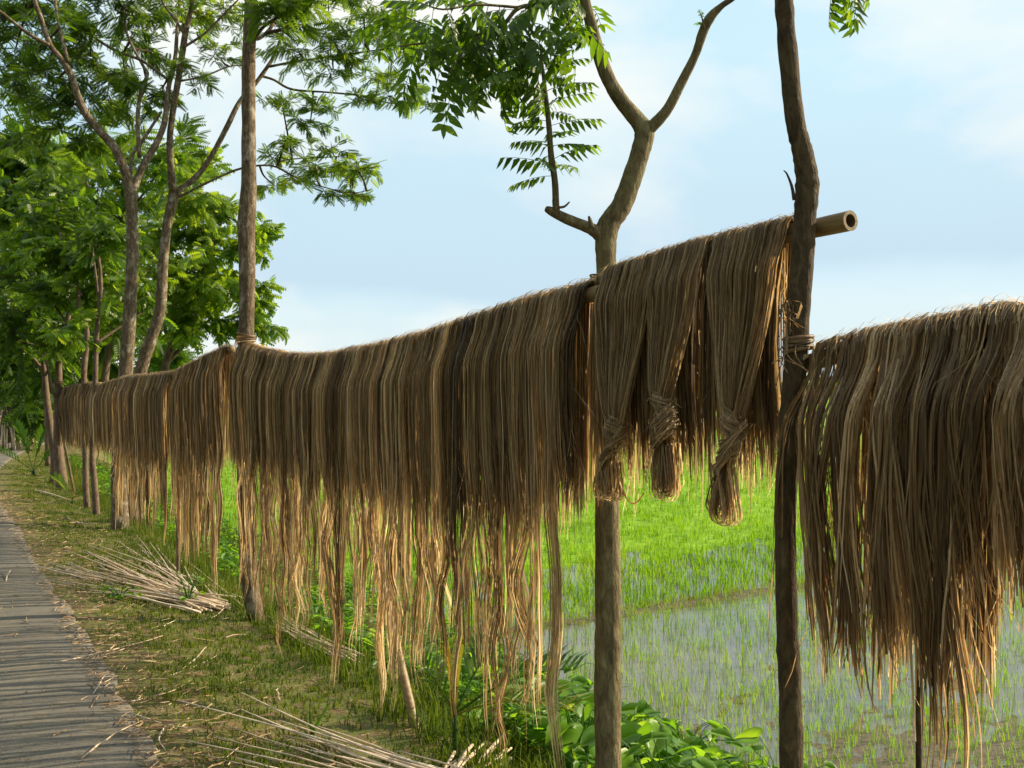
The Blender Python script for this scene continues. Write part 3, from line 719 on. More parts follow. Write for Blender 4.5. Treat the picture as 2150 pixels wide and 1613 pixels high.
while px < 2300:
    dpx = rng.uniform(20, 44); loose = px < 1785
    ya, yb = ypx(px + dpx - 1, XR - .05), ypx(px, XR - .05); ymid = (ya + yb) / 2
    zb = botr(ymid) + rng.normal(0, .03)
    zl = zb - rng.uniform(.0, .07)
    fl = .35
    if 1955 < px < 2030: zl = zb - .20; fl = .55
    if px > 2040: zb += .09; zl = zb - .02
    hank(cur, ya, yb, pole_r, PR + .004, zb + (.12 if loose else .02), zl, 1000 if loose else 1700, fl, M['fibre_dark'], wid=.0042, nsub=2 if loose else 3, gather=.85 if loose else .80, wav=.012, xp=XR, tint0=rng.normal(.46, .08), front_short=zb + rng.uniform(0, .05), gd=.75, bulge=.014, flow=.015, rjit=.0055, subtint=.15, ragged=.05, blunt=.5, lockd=1.5)
    px += dpx + (5 if loose else .5)
# strand slanting across its face
P = catmull([FP(1800, 1010, 1.93), FP(1815, 1110, 1.92), FP(1850, 1200, 1.92), FP(1900, 1275, 1.93), FP(1945, 1312, 1.95)], 6)
V, F = tube(P, .0032, 6); props(mk("jute_strand", V, F, M['fibre'], None, True, np.full(len(V), .6)), "single jute strand slanting across the nearest curtain", "jute strand")

# ------------------------------------------------------------------ trees
def pxpoly(pts, Z0, Z1=None, sub=5):
    """photo column, row, width -> centre line and radii at depths Z0..Z1"""
    Z1 = Z0 if Z1 is None else Z1
    n_ = len(pts); P = []; R = []
    for k, (a, b, wd) in enumerate(pts):
        Z = Z0 + (Z1 - Z0) * k / max(1, n_ - 1)
        P.append(PZ(a, b, Z)); R.append(wd * Z / FPX / 2)
    P = np.array(P); Q = catmull(np.concatenate([P, np.array(R)[:, None]], 1), sub)
    return Q[:, :3], Q[:, 3]

def frond_template(pairs, lw, ll, droop, bent):
    V = []; F = []
    for k in range(pairs):
        t_ = .18 + .80 * k / (pairs - 1)
        s_ = ll * (.65 + .5 * math.sin(math.pi * (.15 + .75 * t_)))
        for sg in (-1, 1):
            b = np.array([t_, 0, -bent * t_ * t_])
            d_ = np.array([.45, sg * .9, -droop]); d_ /= np.linalg.norm(d_)
            c_ = np.array([.9, -sg * .45, 0]) * lw * s_
            n0 = len(V)
            V += [b, b + d_ * s_ * .5 - c_, b + d_ * s_ + np.array([0, 0, -.04 * s_]), b + d_ * s_ * .5 + c_]
            F.append([n0, n0 + 1, n0 + 2, n0 + 3])
    n0 = len(V)
    V += [[0, -.006, 0], [0, .006, 0], [.5, .004, -bent * .25], [.5, -.004, -bent * .25], [1, .002, -bent], [1, -.002, -bent]]
    F += [[n0, n0 + 1, n0 + 2, n0 + 3], [n0 + 3, n0 + 2, n0 + 4, n0 + 5]]
    return np.array(V, float), np.array(F)
FT_FEATHER = frond_template(9, .19, .26, .22, .15)
FT_WIDE = frond_template(5, .25, .44, .85, .30)
FT_FINE = frond_template(7, .24, .26, .35, .2)
def scatter(tmpl, pos, dirs, roll, scale, tint):
    V0, F0 = tmpl; n_ = len(pos)
    X = dirs / np.linalg.norm(dirs, axis=1)[:, None]
    up = np.tile([0, 0, 1.0], (n_, 1)); Y = np.cross(up, X); Y /= np.linalg.norm(Y, axis=1)[:, None] + 1e-9
    Zv = np.cross(X, Y); c_, s_ = np.cos(roll)[:, None], np.sin(roll)[:, None]
    Y2 = Y * c_ + Zv * s_; Z2 = np.cross(X, Y2)
    R = np.stack([X, Y2, Z2], 2)                                        # columns
    V = np.einsum('nij,vj->nvi', R, V0) * scale[:, None, None] + pos[:, None]
    F = (F0[None] + (np.arange(n_) * len(V0))[:, None, None]).reshape(-1, F0.shape[1])
    return V.reshape(-1, 3), F, np.repeat(tint, len(V0))

def sprays(clumps, anchors, tmpl, size, per_twig, tint_mu, flat=.55, density=1.0):
    """clumps (centre, radius): twigs radiate through each clump, fronds sit along the twigs. Returns crown and twig geometry"""
    pos, dr, sc, ti = [], [], [], []; TG = Geo()
    for (C_, rad) in clumps:
        C_ = np.asarray(C_, float)
        A_ = anchors[np.argmin(np.linalg.norm(anchors - C_, axis=1))]
        ent = C_ + (A_ - C_) * min(1, .55 * rad / (np.linalg.norm(A_ - C_) + 1e-6))
        mid = (A_ + ent) / 2 + rng.normal(0, .05, 3) * np.linalg.norm(A_ - ent)
        if .05 < np.linalg.norm(A_ - ent) < .8:
            Q = catmull([A_, mid, ent], 4); TG.add(*tube(Q, np.linspace(.014, .007, len(Q)) * (1 + rad), 5, cap=False))
        if np.linalg.norm(A_ - C_) > 4 * rad + 1.2: A_ = C_ - np.array([0, 0, rad])
        outw = (C_ - A_) / (np.linalg.norm(C_ - A_) + 1e-6)
        nt = max(3, int(rad * 9 * density))
        tb = np.clip(rng.normal(tint_mu, .12), 0, 1)
        for q in range(nt):
            d_ = rng.normal(0, 1, 3); d_[2] *= flat; d_ = d_ / np.linalg.norm(d_) + outw * .45; d_ /= np.linalg.norm(d_)
            L_ = rad * rng.uniform(.6, 1.35)
            s0 = ent + rng.normal(0, .42, 3) * rad * np.array([1, 1, flat])
            Q = catmull([s0, s0 + d_ * L_ * .5 + [0, 0, .06 * L_], s0 + d_ * L_ + [0, 0, -.08 * L_]], 3)
            TG.add(*tube(Q, np.linspace(.006, .002, len(Q)), 3, cap=False))
            k_ = max(3, int(per_twig * L_ / rad))
            tt_ = np.linspace(.15, 1, k_)
            for j, t_ in enumerate(tt_):
                i_ = t_ * (len(Q) - 1); a_ = int(min(i_, len(Q) - 2)); p_ = Q[a_] + (Q[a_ + 1] - Q[a_]) * (i_ - a_)
                tg = Q[a_ + 1] - Q[a_]; tg /= np.linalg.norm(tg)
                sd_ = np.cross(tg, [0, 0, 1.0]); sd_ /= np.linalg.norm(sd_) + 1e-6
                v_ = tg * rng.uniform(.3, .9) + sd_ * (1 if j % 2 else -1) * rng.uniform(.4, 1.1) + np.array([0, 0, rng.normal(-.15, .42)])
                pos.append(p_); dr.append(v_); sc.append(size * rng.uniform(.5, 1.3)); ti.append(np.clip(tb + rng.normal(0, .22), 0, 1))
    pos = np.array(pos); n_ = len(pos)
    return scatter(tmpl, pos, np.array(dr), rng.normal(0, .75, n_), np.array(sc), np.array(ti)), TG

def tree(name, label, cat, trunk, branches, clumps, barkm, leafm, tmpl, size, per_twig=8, tint=.45, group=None, density=1.0, seg=12, flat=.55, rough=.05, base=None):
    P, R = trunk
    b0 = P[np.argmin(P[:, 2])] if base is None else np.asarray(base)
    t_ = thing(name, label, cat, b0, group)
    V, F = tube(P, R, seg, rough, len(P)); mk("trunk", V, F, M[barkm], t_)
    anchors = [P[len(P) // 2:]]
    for (bp, br) in branches:
        V, F = tube(bp, br, max(6, seg - 4), rough, len(bp) + 1); mk("branch", V, F, M[barkm], t_); anchors.append(bp)
    anchors = np.concatenate(anchors)
    if clumps:
        (V, F, T), TG = sprays(clumps, anchors, tmpl, size, per_twig, tint, flat, density)
        cr = props(mk("crown", V, F, M[leafm], t_, False, T), None, None, None, "stuff")
        if TG.n: props(TG.build("twigs", M['twig'], t_), None, None, None, "stuff")
    return t_
def cl(lst, Z, dz=.5):
    return [(PZ(a, b, Z + rng.normal(0, dz)), r_ * Z / FPX) for a, b, r_ in lst]

# --- dark sapling at the right (front of the bamboo)
Z1 = zdepth(1675, 1.955)
tr = pxpoly([(1664, 1960, 54), (1663, 1800, 52), (1662, 1613, 49), (1659, 1440, 48), (1652, 1300, 46), (1650, 1060, 44), (1664, 850, 47), (1675, 700, 45), (1684, 560, 47), (1690, 460, 46), (1695, 380, 50), (1683, 310, 42), (1669, 250, 39), (1650, 60, 38), (1645, -60, 36), (1650, -300, 30), (1640, -600, 20)], Z1, sub=9)
br = [pxpoly([(1650, -200, 18), (1700, -160, 12), (1760, -90, 8), (1785, -30, 4)], Z1, Z1 - .2), pxpoly([(1668, 420, 9), (1662, 390, 6), (1652, 365, 4), (1645, 358, 2)], Z1 - .02, sub=3),
      pxpoly([(1645, -400, 20), (1560, -520, 14), (1480, -640, 8)], Z1, Z1 + .5)]
sap = tree("sapling", "dark slender sapling right of the three knotted hanks, trunk kinked above the bamboo", "tree", tr, br, None, 'bark_sapling', None, None, 0, seg=16, rough=.045, group="young trees holding the line")

# pinnate leaves of the near trees: single leaves, shared meshes
def pinnate(pairs, L_, ll, lw, droop, seed):
    g = np.random.default_rng(seed); G = Geo()
    cur = lambda t_: np.array([L_ * t_, .01 * math.sin(t_ * 3 + seed), -.22 * L_ * t_ * t_])
    V, F = tube(np.array([cur(v) for v in np.linspace(0, 1, 5)]), np.linspace(.0016, .0007, 5), 4, cap=False); G.add(V, F, .5)
    for k in range(pairs):
        t_ = .22 + .74 * k / (pairs - 1)
        for sg in (-1, 1, 0) if k == pairs - 1 else (-1, 1):
            b = cur(t_); s_ = ll * g.uniform(.8, 1.15) * (.75 + .35 * math.sin(t_ * 3.1))
            d_ = np.array([.55 if sg else 1.0, sg * .85, -droop * g.uniform(.6, 1.3)]); d_ /= np.linalg.norm(d_)
            wv_ = np.cross(d_, [0, 0, 1.0]); wv_ /= np.linalg.norm(wv_); nrm = np.cross(wv_, d_)
            w0 = lw * s_
            V = [b, b + d_ * s_ * .35 - wv_ * w0 + nrm * w0 * .3, b + d_ * s_ * .38, b + d_ * s_ * .35 + wv_ * w0 + nrm * w0 * .3,
                 b + d_ * s_ * .7 - wv_ * w0 * .65 + [0, 0, -.08 * s_], b + d_ * s_ * .7 + wv_ * w0 * .65 + [0, 0, -.08 * s_], b + d_ * s_ + [0, 0, -.18 * s_]]
            F = [[0, 1, 2], [0, 2, 3], [1, 4, 2], [2, 5, 3], [2, 4, 6], [2, 6, 5]]
            G.add(V, np.array(F), float(np.clip(g.normal(.36, .20), 0, 1)))
    o_ = G.build("leaf", M['leaf_wide'], None, False); me = o_.data; bpy.data.objects.remove(o_); return me
LEAF = [pinnate(6, .20, .066, .19, .75, 1), pinnate(7, .23, .060, .18, .9, 2), pinnate(5, .17, .062, .20, .6, 3), pinnate(6, .19, .058, .19, 1.2, 4)]
def hang_leaf(parent, p, d, s, roll):
    X = Vector(d).normalized(); Yv = Vector((0, 0, 1)).cross(X)
    if Yv.length < 1e-3: Yv = Vector((0, 1, 0))
    Yv.normalize(); Zv = X.cross(Yv)
    m_ = Matrix((X, Yv, Zv)).transposed().to_4x4() @ Matrix.Rotation(roll, 4, 'X') @ Matrix.Scale(s, 4)
    m_.translation = Vector(np.asarray(p) - ROOT[parent.name])
    o_ = bpy.data.objects.new("leaf", LEAF[random.randrange(len(LEAF))]); COL.objects.link(o_); o_.parent = parent; o_.matrix_local = m_
def leaves_along(parent, P, step, t0=0.0, size=1.0, down=.25, side=1.0):
    L_ = np.concatenate([[0], np.cumsum(np.linalg.norm(np.diff(P, axis=0), axis=1))]); k = 0
    for l in np.arange(t0 * L_[-1], L_[-1], step):
        p = np.array([np.interp(l, L_, P[:, c]) for c in range(3)]); i = min(np.searchsorted(L_, l), len(P) - 1); i = max(i, 1)
        tg = P[i] - P[i - 1]; tg /= np.linalg.norm(tg)
        az = k * 2.4 + random.uniform(-.4, .4); k += 1
        a1 = np.cross(tg, [.3, .2, .9]); a1 /= np.linalg.norm(a1); a2 = np.cross(tg, a1)
        v = (a1 * math.cos(az) + a2 * math.sin(az)) * side + tg * .4 + np.array([0, 0, -down + random.uniform(-.15, .2)])
        hang_leaf(parent, p, v, size * random.uniform(.75, 1.15), random.uniform(-.4, .4))
bt = [c for c in sap.children if c.name.startswith("branch")][0]
Pb, _ = br[0]
leaves_along(bt, Pb[-8:], .030, .0, .75, .9, .8)
Pb2, _ = br[2]
bt2 = [c for c in sap.children if c.name.startswith("branch")][2]
leaves_along(bt2, Pb2, .05, .2, 1.0, .2)

# --- forked tree between the two near curtains
Z2 = zdepth(1275, 2.13)
tr = pxpoly([(1280, 1950, 62), (1279, 1800, 60), (1277, 1613, 57), (1276, 1440, 57), (1277, 1300, 56), (1275, 1060, 52), (1273, 800, 46), (1273, 640, 43), (1273, 560, 42), (1272, 505, 46), (1279, 470, 47), (1305, 432, 44), (1329, 369, 42), (1345, 317, 41), (1353, 280, 42), (1341, 256, 36), (1306, 214, 32), (1278, 167, 30), (1254, 103, 28), (1238, 40, 24), (1228, 0, 22), (1210, -110, 18), (1170, -260, 12)], Z2, Z2 + .05, 8)
right_limb = pxpoly([(1348, 290, 30), (1369, 266, 26), (1401, 230, 22), (1432, 171, 20), (1460, 115, 18), (1476, 67, 20), (1492, 36, 20), (1516, 12, 13), (1545, -8, 11), (1620, -70, 9)], Z2 + .04, Z2 - .15, 6)
stub = pxpoly([(1268, 500, 34), (1250, 486, 28), (1230, 476, 24), (1190, 460, 22), (1158, 444, 19), (1147, 439, 13)], Z2 + .02, Z2 - .03, 5)
shoot = pxpoly([(1168, 446, 17), (1167, 428, 15), (1165, 381, 14), (1157, 325, 13), (1153, 270, 12), (1147, 210, 10), (1141, 159, 8), (1135, 100, 5)], Z2 - .02, Z2 - .06, 6)
limbB = pxpoly([(1212, -100, 14), (1166, -2, 10), (1091, 16, 9), (1050, 55, 8), (960, 85, 6), (880, 92, 4), (838, 98, 3)], Z2 + .05, Z2 - .1, 6)
tw1 = pxpoly([(1050, 55, 6), (995, 85, 5), (965, 120, 4), (945, 150, 2)], Z2, Z2 - .25, 5)
tw2 = pxpoly([(1040, 60, 6), (1056, 100, 4), (1045, 140, 2)], Z2 - .02, Z2 + .2, 5)
tw3 = pxpoly([(1110, 10, 6), (1118, 55, 4), (1100, 110, 3), (1085, 150, 2)], Z2, Z2 - .15, 5)
tw4 = pxpoly([(1200, -60, 7), (1185, 0, 5), (1195, 50, 3), (1200, 90, 2)], Z2, Z2 - .2, 5)
tw5 = pxpoly([(960, 85, 5), (920, 60, 4), (860, 40, 3), (820, 20, 2)], Z2, Z2 + .2, 5)
tw6 = pxpoly([(1091, 16, 6), (1000, 10, 5), (930, 20, 4), (880, 5, 2)], Z2 - .05, Z2 - .3, 5)
tw7 = pxpoly([(1005, 75, 5), (995, 105, 4), (1003, 140, 3), (1010, 165, 2)], Z2, Z2 + .1, 5)
tf1 = pxpoly([(1478, 60, 5), (1474, 38, 3), (1470, 28, 2)], Z2 - .1, sub=3); tf2 = pxpoly([(1172, 436, 6), (1185, 434, 5), (1196, 424, 3)], Z2 - .05, sub=3); tf3 = pxpoly([(1243, 478, 12), (1239, 464, 9), (1236, 454, 4)], Z2 - .05, sub=3)
limbs = [right_limb, stub, shoot, limbB, tw1, tw2, tw3, tw4, tw5, tw6, tw7, tf1, tf2, tf3]
ft = tree("forked_tree", "young forked tree between the longest curtain and the knotted hanks, leafy shoot on its stub", "tree", tr, limbs, None, 'bark_fork', None, None, 0, seg=18, rough=.025, group="young trees holding the line")
kids = [c for c in ft.children if c.name.startswith("branch")]
leaves_along(kids[2], shoot[0][4:], .015, .20, .85, .12)
leaves_along(kids[3], limbB[0], .034, .15, 1.0, .35)
for q, (i, P_) in enumerate([(4, tw1), (5, tw2), (6, tw3), (7, tw4), (8, tw5), (9, tw6), (10, tw7)]):
    leaves_along(kids[i], P_[0], .030, .1, 1.0, .45)
leaves_along(kids[11], tf1[0], .012, .4, .22, -.3)
P_, _ = tr
leaves_along(kids[7], P_[-26:-8], .035, .0, 1.0, .2)

# --- tall straight trunk
Z3 = 7.35
tr = pxpoly([(546, 1325, 40), (541, 1305, 34), (530, 1260, 36), (521, 1180, 34), (516, 1060, 33), (514, 900, 33), (517, 710, 32), (519, 560, 34), (517, 475, 37), (522, 400, 33), (522, 300, 29), (522, 140, 28), (527, 0, 26), (528, -80, 25), (520, -260, 20), (525, -450, 12)], Z3, Z3 + .1, 8)
br = [pxpoly([(532, 82, 9), (545, 80, 8), (562, 66, 7), (578, 40, 7), (590, -20, 5)], Z3, Z3 + .3), pxpoly([(524, -100, 14), (600, -190, 9), (690, -240, 5)], Z3, Z3 - .6), pxpoly([(524, -160, 14), (450, -260, 9), (370, -320, 5)], Z3, Z3 + .5)]
tree("tall_tree", "tall straight pale-spotted trunk at the left end of the longest curtain", "tree", tr, br,
     cl([(600, 20, 55), (660, -30, 70), (720, -60, 80), (590, -160, 90), (700, -230, 90), (450, -250, 90), (380, -310, 90), (530, -400, 110), (640, 30, 45)], Z3, .35), 'bark_tall', 'leaf_tree', FT_FEATHER, .14, 13, .28, seg=14, rough=.03, density=5.0)

# --- pale trunk that forks into two wide limbs
Z4 = 12.2
tr = pxpoly([(252, 1128, 40), (252, 1080, 36), (249, 1000, 31), (252, 940, 30), (263, 790, 30), (271, 680, 28), (278, 540, 25), (276, 420, 24), (273, 398, 23)], Z4, sub=6)
br = [pxpoly([(272, 402, 20), (268, 381, 18), (256, 342, 18), (238, 307, 18), (208, 274, 17), (179, 238, 16), (161, 196, 15), (149, 158, 14), (131, 128, 12), (104, 92, 11), (86, 39, 10), (73, 0, 9), (60, -80, 7)], Z4, Z4 - .6),
      pxpoly([(104, 95, 9), (60, 71, 8), (0, 24, 6), (-60, -20, 4)], Z4 - .5, Z4 - .9), pxpoly([(143, 130, 8), (125, 60, 6), (116, 0, 5), (112, -60, 4)], Z4 - .4, Z4),
      pxpoly([(277, 402, 17), (283, 390, 16), (301, 348, 15), (327, 304, 14), (345, 259, 13), (351, 208, 11), (357, 167, 10), (368, 120, 9), (372, 60, 7), (380, -30, 5)], Z4, Z4 + .8),
      pxpoly([(274, 378, 8), (278, 327, 7), (298, 298, 7), (321, 262, 6), (339, 235, 5)], Z4, Z4 + .5), pxpoly([(293, 330, 9), (289, 256, 9), (293, 208, 8), (306, 167, 8), (309, 152, 7), (298, 134, 6), (268, 75, 5), (260, 20, 4)], Z4 + .1, Z4 + .9),
      pxpoly([(351, 166, 6), (298, 128, 6), (238, 104, 6), (179, 65, 5), (119, 12, 4), (85, -10, 3)], Z4 + .6, Z4 + .4)]
tree("forking_tree", "pale trunk left of the tall straight one, forking low into two wide curved limbs", "tree", tr, br,
     cl([(40, 30, 60), (60, 120, 70), (20, 200, 60), (110, 180, 60), (170, 60, 50), (230, 40, 55), (190, 140, 50), (260, 175, 50), (310, 40, 55), (140, 230, 60), (215, 235, 55), (90, 280, 65), (330, 200, 35), (-40, 90, 80), (100, -60, 90), (230, -60, 90), (350, -60, 80), (180, 300, 50), (270, 90, 40), (60, 200, 50), (10, 60, 60), (20, 130, 60), (130, 30, 55), (30, -20, 80), (150, 110, 45), (230, 160, 40), (330, 110, 40), (400, 60, 40), (290, 230, 35)], Z4 + .8, .55), 'bark_tall', 'leaf_tree', FT_FEATHER, .16, 13, .30, seg=12, rough=.03, density=4.0)

# --- leaning trunk beside it, long limb reaching right
Z5 = 12.9
tr = pxpoly([(283, 1095, 36), (280, 1000, 32), (283, 880, 28), (296, 780, 26), (318, 710, 24), (336, 650, 23), (342, 560, 21), (350, 480, 20), (366, 410, 22), (369, 396, 20)], Z5, sub=6)
br = [pxpoly([(367, 404, 18), (362, 388, 17), (358, 342, 14), (357, 283, 13), (365, 223, 13), (375, 164, 13), (384, 104, 13), (390, 65, 12), (402, 15, 9), (410, -60, 7)], Z5, Z5 - .5), pxpoly([(386, 70, 7), (357, 27, 5), (342, 6, 4), (330, -40, 3)], Z5 - .4, Z5 - .2), pxpoly([(385, 100, 6), (430, 70, 5), (470, 30, 4), (500, 0, 3)], Z5 - .4, Z5 - .6),
      pxpoly([(370, 404, 16), (380, 397, 13), (417, 366, 12), (447, 322, 11), (476, 268, 11), (503, 214, 10), (536, 176, 9), (566, 134, 8), (577, 112, 6), (600, 60, 5), (640, 10, 4)], Z5, Z5 + .6), pxpoly([(566, 140, 6), (629, 128, 5), (718, 116, 4), (807, 104, 3), (850, 105, 2)], Z5 + .4, Z5 + .1), pxpoly([(550, 160, 6), (575, 168, 5), (614, 188, 5), (688, 194, 4), (763, 202, 4), (822, 217, 3), (897, 214, 2)], Z5 + .4, Z5 + .7),
      pxpoly([(372, 412, 8), (387, 408, 6), (447, 378, 5), (506, 354, 5), (569, 348, 4), (614, 369, 4), (659, 387, 3), (733, 405, 2), (778, 399, 2)], Z5, Z5 - .3), pxpoly([(580, 350, 4), (599, 336, 3), (694, 330, 2), (740, 325, 2)], Z5 - .2, Z5 + .1), pxpoly([(380, 170, 5), (430, 160, 4), (480, 140, 3), (520, 138, 2)], Z5 - .4, Z5 - .1)]
tree("leaning_tree", "leaning trunk beside the tall straight one, long limb reaching up right behind it", "tree", tr, br,
     cl([(600, 290, 34), (650, 275, 34), (690, 310, 34), (745, 345, 34), (770, 375, 30), (620, 385, 30), (660, 350, 30), (720, 405, 28), (770, 415, 22), (580, 395, 24), (575, 330, 24), (700, 365, 28),
         (620, 105, 45), (690, 75, 50), (760, 65, 55), (830, 90, 45), (700, 165, 36), (755, 205, 32), (815, 200, 34), (870, 200, 24), (910, 220, 18), (670, 215, 26), (590, 205, 30), (730, 130, 36), (800, 150, 36), (850, 165, 28), (580, 60, 40), (650, 20, 55), (760, 0, 60), (840, 30, 45),
         (430, 40, 50), (455, 110, 36), (400, -10, 60), (480, 20, 50), (370, 130, 28), (420, 165, 24)], Z5, .45), 'bark_tall', 'leaf_tree', FT_FEATHER, .135, 11, .50, seg=12, rough=.03, density=5.2, flat=.36)

# --- thin trunks of the row, farther left
def row_tree(label, tpts, Z, brs, cls, leafm='leaf_wide', tmpl=FT_WIDE, size=.165, tint=.40, density=2.5, name="roadside_tree", dz=.9):
    tr = pxpoly(tpts, Z, sub=5)
    return tree(name, label, "tree", tr, [pxpoly(b, Z, Z + random.uniform(-.8, .8)) for b in brs], cl(cls, Z, dz), 'bark_far', leafm, tmpl, size, 10, tint, group="roadside trees along the line", seg=9, rough=.04, density=density * 1.9)
row_tree("slim trunk left of the pale forked one, curving, base bare in the grass", [(203, 1098, 16), (200, 1040, 14), (194, 960, 13), (197, 900, 12), (200, 800, 11), (203, 700, 10), (212, 600, 8), (205, 520, 5)], 13.6,
         [[(203, 720, 7), (232, 700, 6), (262, 680, 5), (300, 655, 4)], [(208, 640, 6), (200, 570, 5), (190, 500, 4)]], [(240, 600, 55), (190, 560, 60), (210, 480, 60), (300, 600, 45), (180, 640, 45), (250, 520, 50)], tint=.52)
row_tree("slim upright trunk just left of the curving one under the ragged jute", [(184, 1078, 13), (180, 1020, 13), (179, 950, 12), (178, 860, 12), (176, 780, 12), (183, 700, 10), (168, 650, 9), (165, 590, 7), (175, 540, 5)], 14.4,
         [[(178, 730, 7), (150, 700, 6), (128, 660, 4)], [(170, 620, 6), (140, 540, 5), (120, 470, 3)]], [(130, 620, 55), (110, 520, 65), (150, 440, 65), (80, 600, 50), (170, 560, 40), (140, 690, 35)], tint=.5)
row_tree("thick leaning roadside trunk where the farthest jute is tied", [(133, 1052, 26), (128, 1000, 24), (122, 940, 20), (122, 860, 16), (123, 800, 14), (125, 740, 12), (140, 680, 11), (150, 630, 10), (160, 590, 8)], 17.0,
         [[(150, 640, 7), (175, 590, 6), (190, 540, 4)], [(124, 750, 7), (90, 690, 6), (60, 620, 4)]], [(60, 560, 60), (30, 500, 70), (90, 460, 60), (50, 400, 70), (120, 380, 60), (30, 650, 50), (190, 420, 55), (100, 700, 38)], tint=.42)
row_tree("dark crossing trunk at the far left, leaning into the thick one", [(112, 1020, 17), (115, 960, 17), (106, 900, 16), (98, 840, 14), (93, 780, 12), (88, 730, 9)], 17.9,
         [[(94, 790, 7), (110, 760, 6), (118, 735, 4)], [(93, 780, 7), (60, 740, 6), (30, 690, 4)]], [(70, 720, 45), (30, 740, 60), (20, 620, 60), (-20, 700, 70)], tint=.3)
row_tree("shaded trunk behind the crossing ones at the far left", [(101, 978, 12), (100, 930, 12), (98, 860, 11), (90, 760, 9), (80, 660, 7), (60, 480, 6), (58, 360, 4)], 21.5,
         [[(85, 700, 6), (50, 640, 5), (20, 560, 3)], [(62, 500, 5), (90, 430, 4), (120, 360, 3)]], [(60, 380, 70), (20, 320, 70), (100, 330, 60), (10, 430, 70), (60, 620, 60), (0, 560, 60), (60, 800, 40), (20, 780, 60), (160, 340, 60)], tint=.36, size=.30)

# trees behind, on the far side of the field bank
row_tree("bushy broad-leaved tree behind the leaning trunk, light leaves hanging left of the tall one", [(330, 960, 20), (330, 860, 18), (350, 760, 16), (380, 680, 12), (410, 600, 8)], 16.5,
         [[(345, 770, 9), (420, 690, 7), (480, 640, 5), (520, 620, 3)], [(360, 730, 9), (330, 640, 7), (320, 540, 5)], [(390, 640, 7), (440, 540, 5), (470, 450, 4)]],
         [(400, 600, 55), (440, 560, 60), (470, 500, 55), (400, 480, 60), (480, 610, 50), (430, 640, 45), (380, 660, 40), (330, 560, 50), (340, 480, 50), (480, 420, 45), (545, 520, 38), (540, 590, 34), (560, 480, 28), (400, 400, 50), (360, 330, 45), (420, 330, 36), (470, 680, 32), (555, 690, 34), (545, 650, 30), (320, 640, 40), (400, 690, 28)], tint=.74, size=.175, density=3.2)
row_tree("feathery tree behind the forked trunks, filling the gap between them", [(215, 930, 16), (220, 800, 15), (240, 650, 12), (250, 480, 9), (260, 380, 5)], 19.5,
         [[(235, 680, 8), (300, 580, 6), (330, 500, 4)], [(245, 520, 7), (200, 430, 5), (170, 350, 4)], [(252, 470, 6), (320, 380, 5), (360, 300, 3)]],
         [(300, 520, 60), (330, 430, 60), (260, 440, 60), (200, 360, 60), (320, 330, 55), (380, 290, 45), (390, 350, 40), (240, 320, 50), (170, 420, 55), (280, 260, 40), (230, 660, 50), (310, 680, 40), (280, 600, 50), (150, 750, 40), (220, 740, 40)], 'leaf_tree', FT_FEATHER, .38, .34, 1.4)
row_tree("round dark bush beyond the jute where the sky opens", [(355, 830, 14), (352, 800, 10), (350, 760, 7)], 34.0, [[(352, 790, 6), (372, 750, 4)], [(352, 790, 6), (330, 750, 4)]], [(350, 740, 30), (330, 720, 28), (365, 755, 24), (345, 775, 28), (320, 760, 28), (378, 775, 14)], 'leaf_wide', FT_FINE, .5, .45, 2.2, "distant_tree")
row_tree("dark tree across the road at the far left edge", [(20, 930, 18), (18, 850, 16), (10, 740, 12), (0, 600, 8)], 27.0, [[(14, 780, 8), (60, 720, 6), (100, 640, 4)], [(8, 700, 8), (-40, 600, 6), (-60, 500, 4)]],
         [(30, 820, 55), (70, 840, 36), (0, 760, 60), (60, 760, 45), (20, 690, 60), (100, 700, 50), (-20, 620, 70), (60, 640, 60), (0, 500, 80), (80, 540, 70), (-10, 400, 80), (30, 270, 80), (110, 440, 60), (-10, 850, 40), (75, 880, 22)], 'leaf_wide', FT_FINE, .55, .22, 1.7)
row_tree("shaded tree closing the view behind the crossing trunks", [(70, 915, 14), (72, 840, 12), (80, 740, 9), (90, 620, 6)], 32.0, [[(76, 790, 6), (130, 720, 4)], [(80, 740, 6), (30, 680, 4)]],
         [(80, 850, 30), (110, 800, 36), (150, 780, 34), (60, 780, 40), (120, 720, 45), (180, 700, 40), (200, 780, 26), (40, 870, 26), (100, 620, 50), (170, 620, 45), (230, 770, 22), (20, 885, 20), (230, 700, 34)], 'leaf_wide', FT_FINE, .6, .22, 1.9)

# far wood along the horizon beyond the field
n = 5200
ang = rng.uniform(-.55, .75, n); dist = rng.uniform(260, 300, n)
hgt = (4.2 + 2.2 * np.sin(ang * 17) + 1.3 * np.sin(ang * 43 + 1) + .8 * np.sin(ang * 91)); hgt = np.clip(hgt, 2, 9)
pos = FV[None] * dist[:, None] + RV[None] * (np.tan(ang) * dist)[:, None]; pos[:, 2] = FIELD + rng.random(n) ** .8 * hgt
dr = rng.normal(0, 1, (n, 3)); dr[:, 2] -= .3
V, F, T = scatter(frond_template(3, .40, .55, .3, .2), pos, dr, rng.normal(0, 1, n), rng.uniform(1.8, 3.6, n), np.clip(rng.normal(.3, .15, n), 0, 1))
props(mk("distant_wood", V, F, M['leaf_tree'], None, False, T), "low dark line of trees on the horizon beyond the field", "wood", None, "stuff")

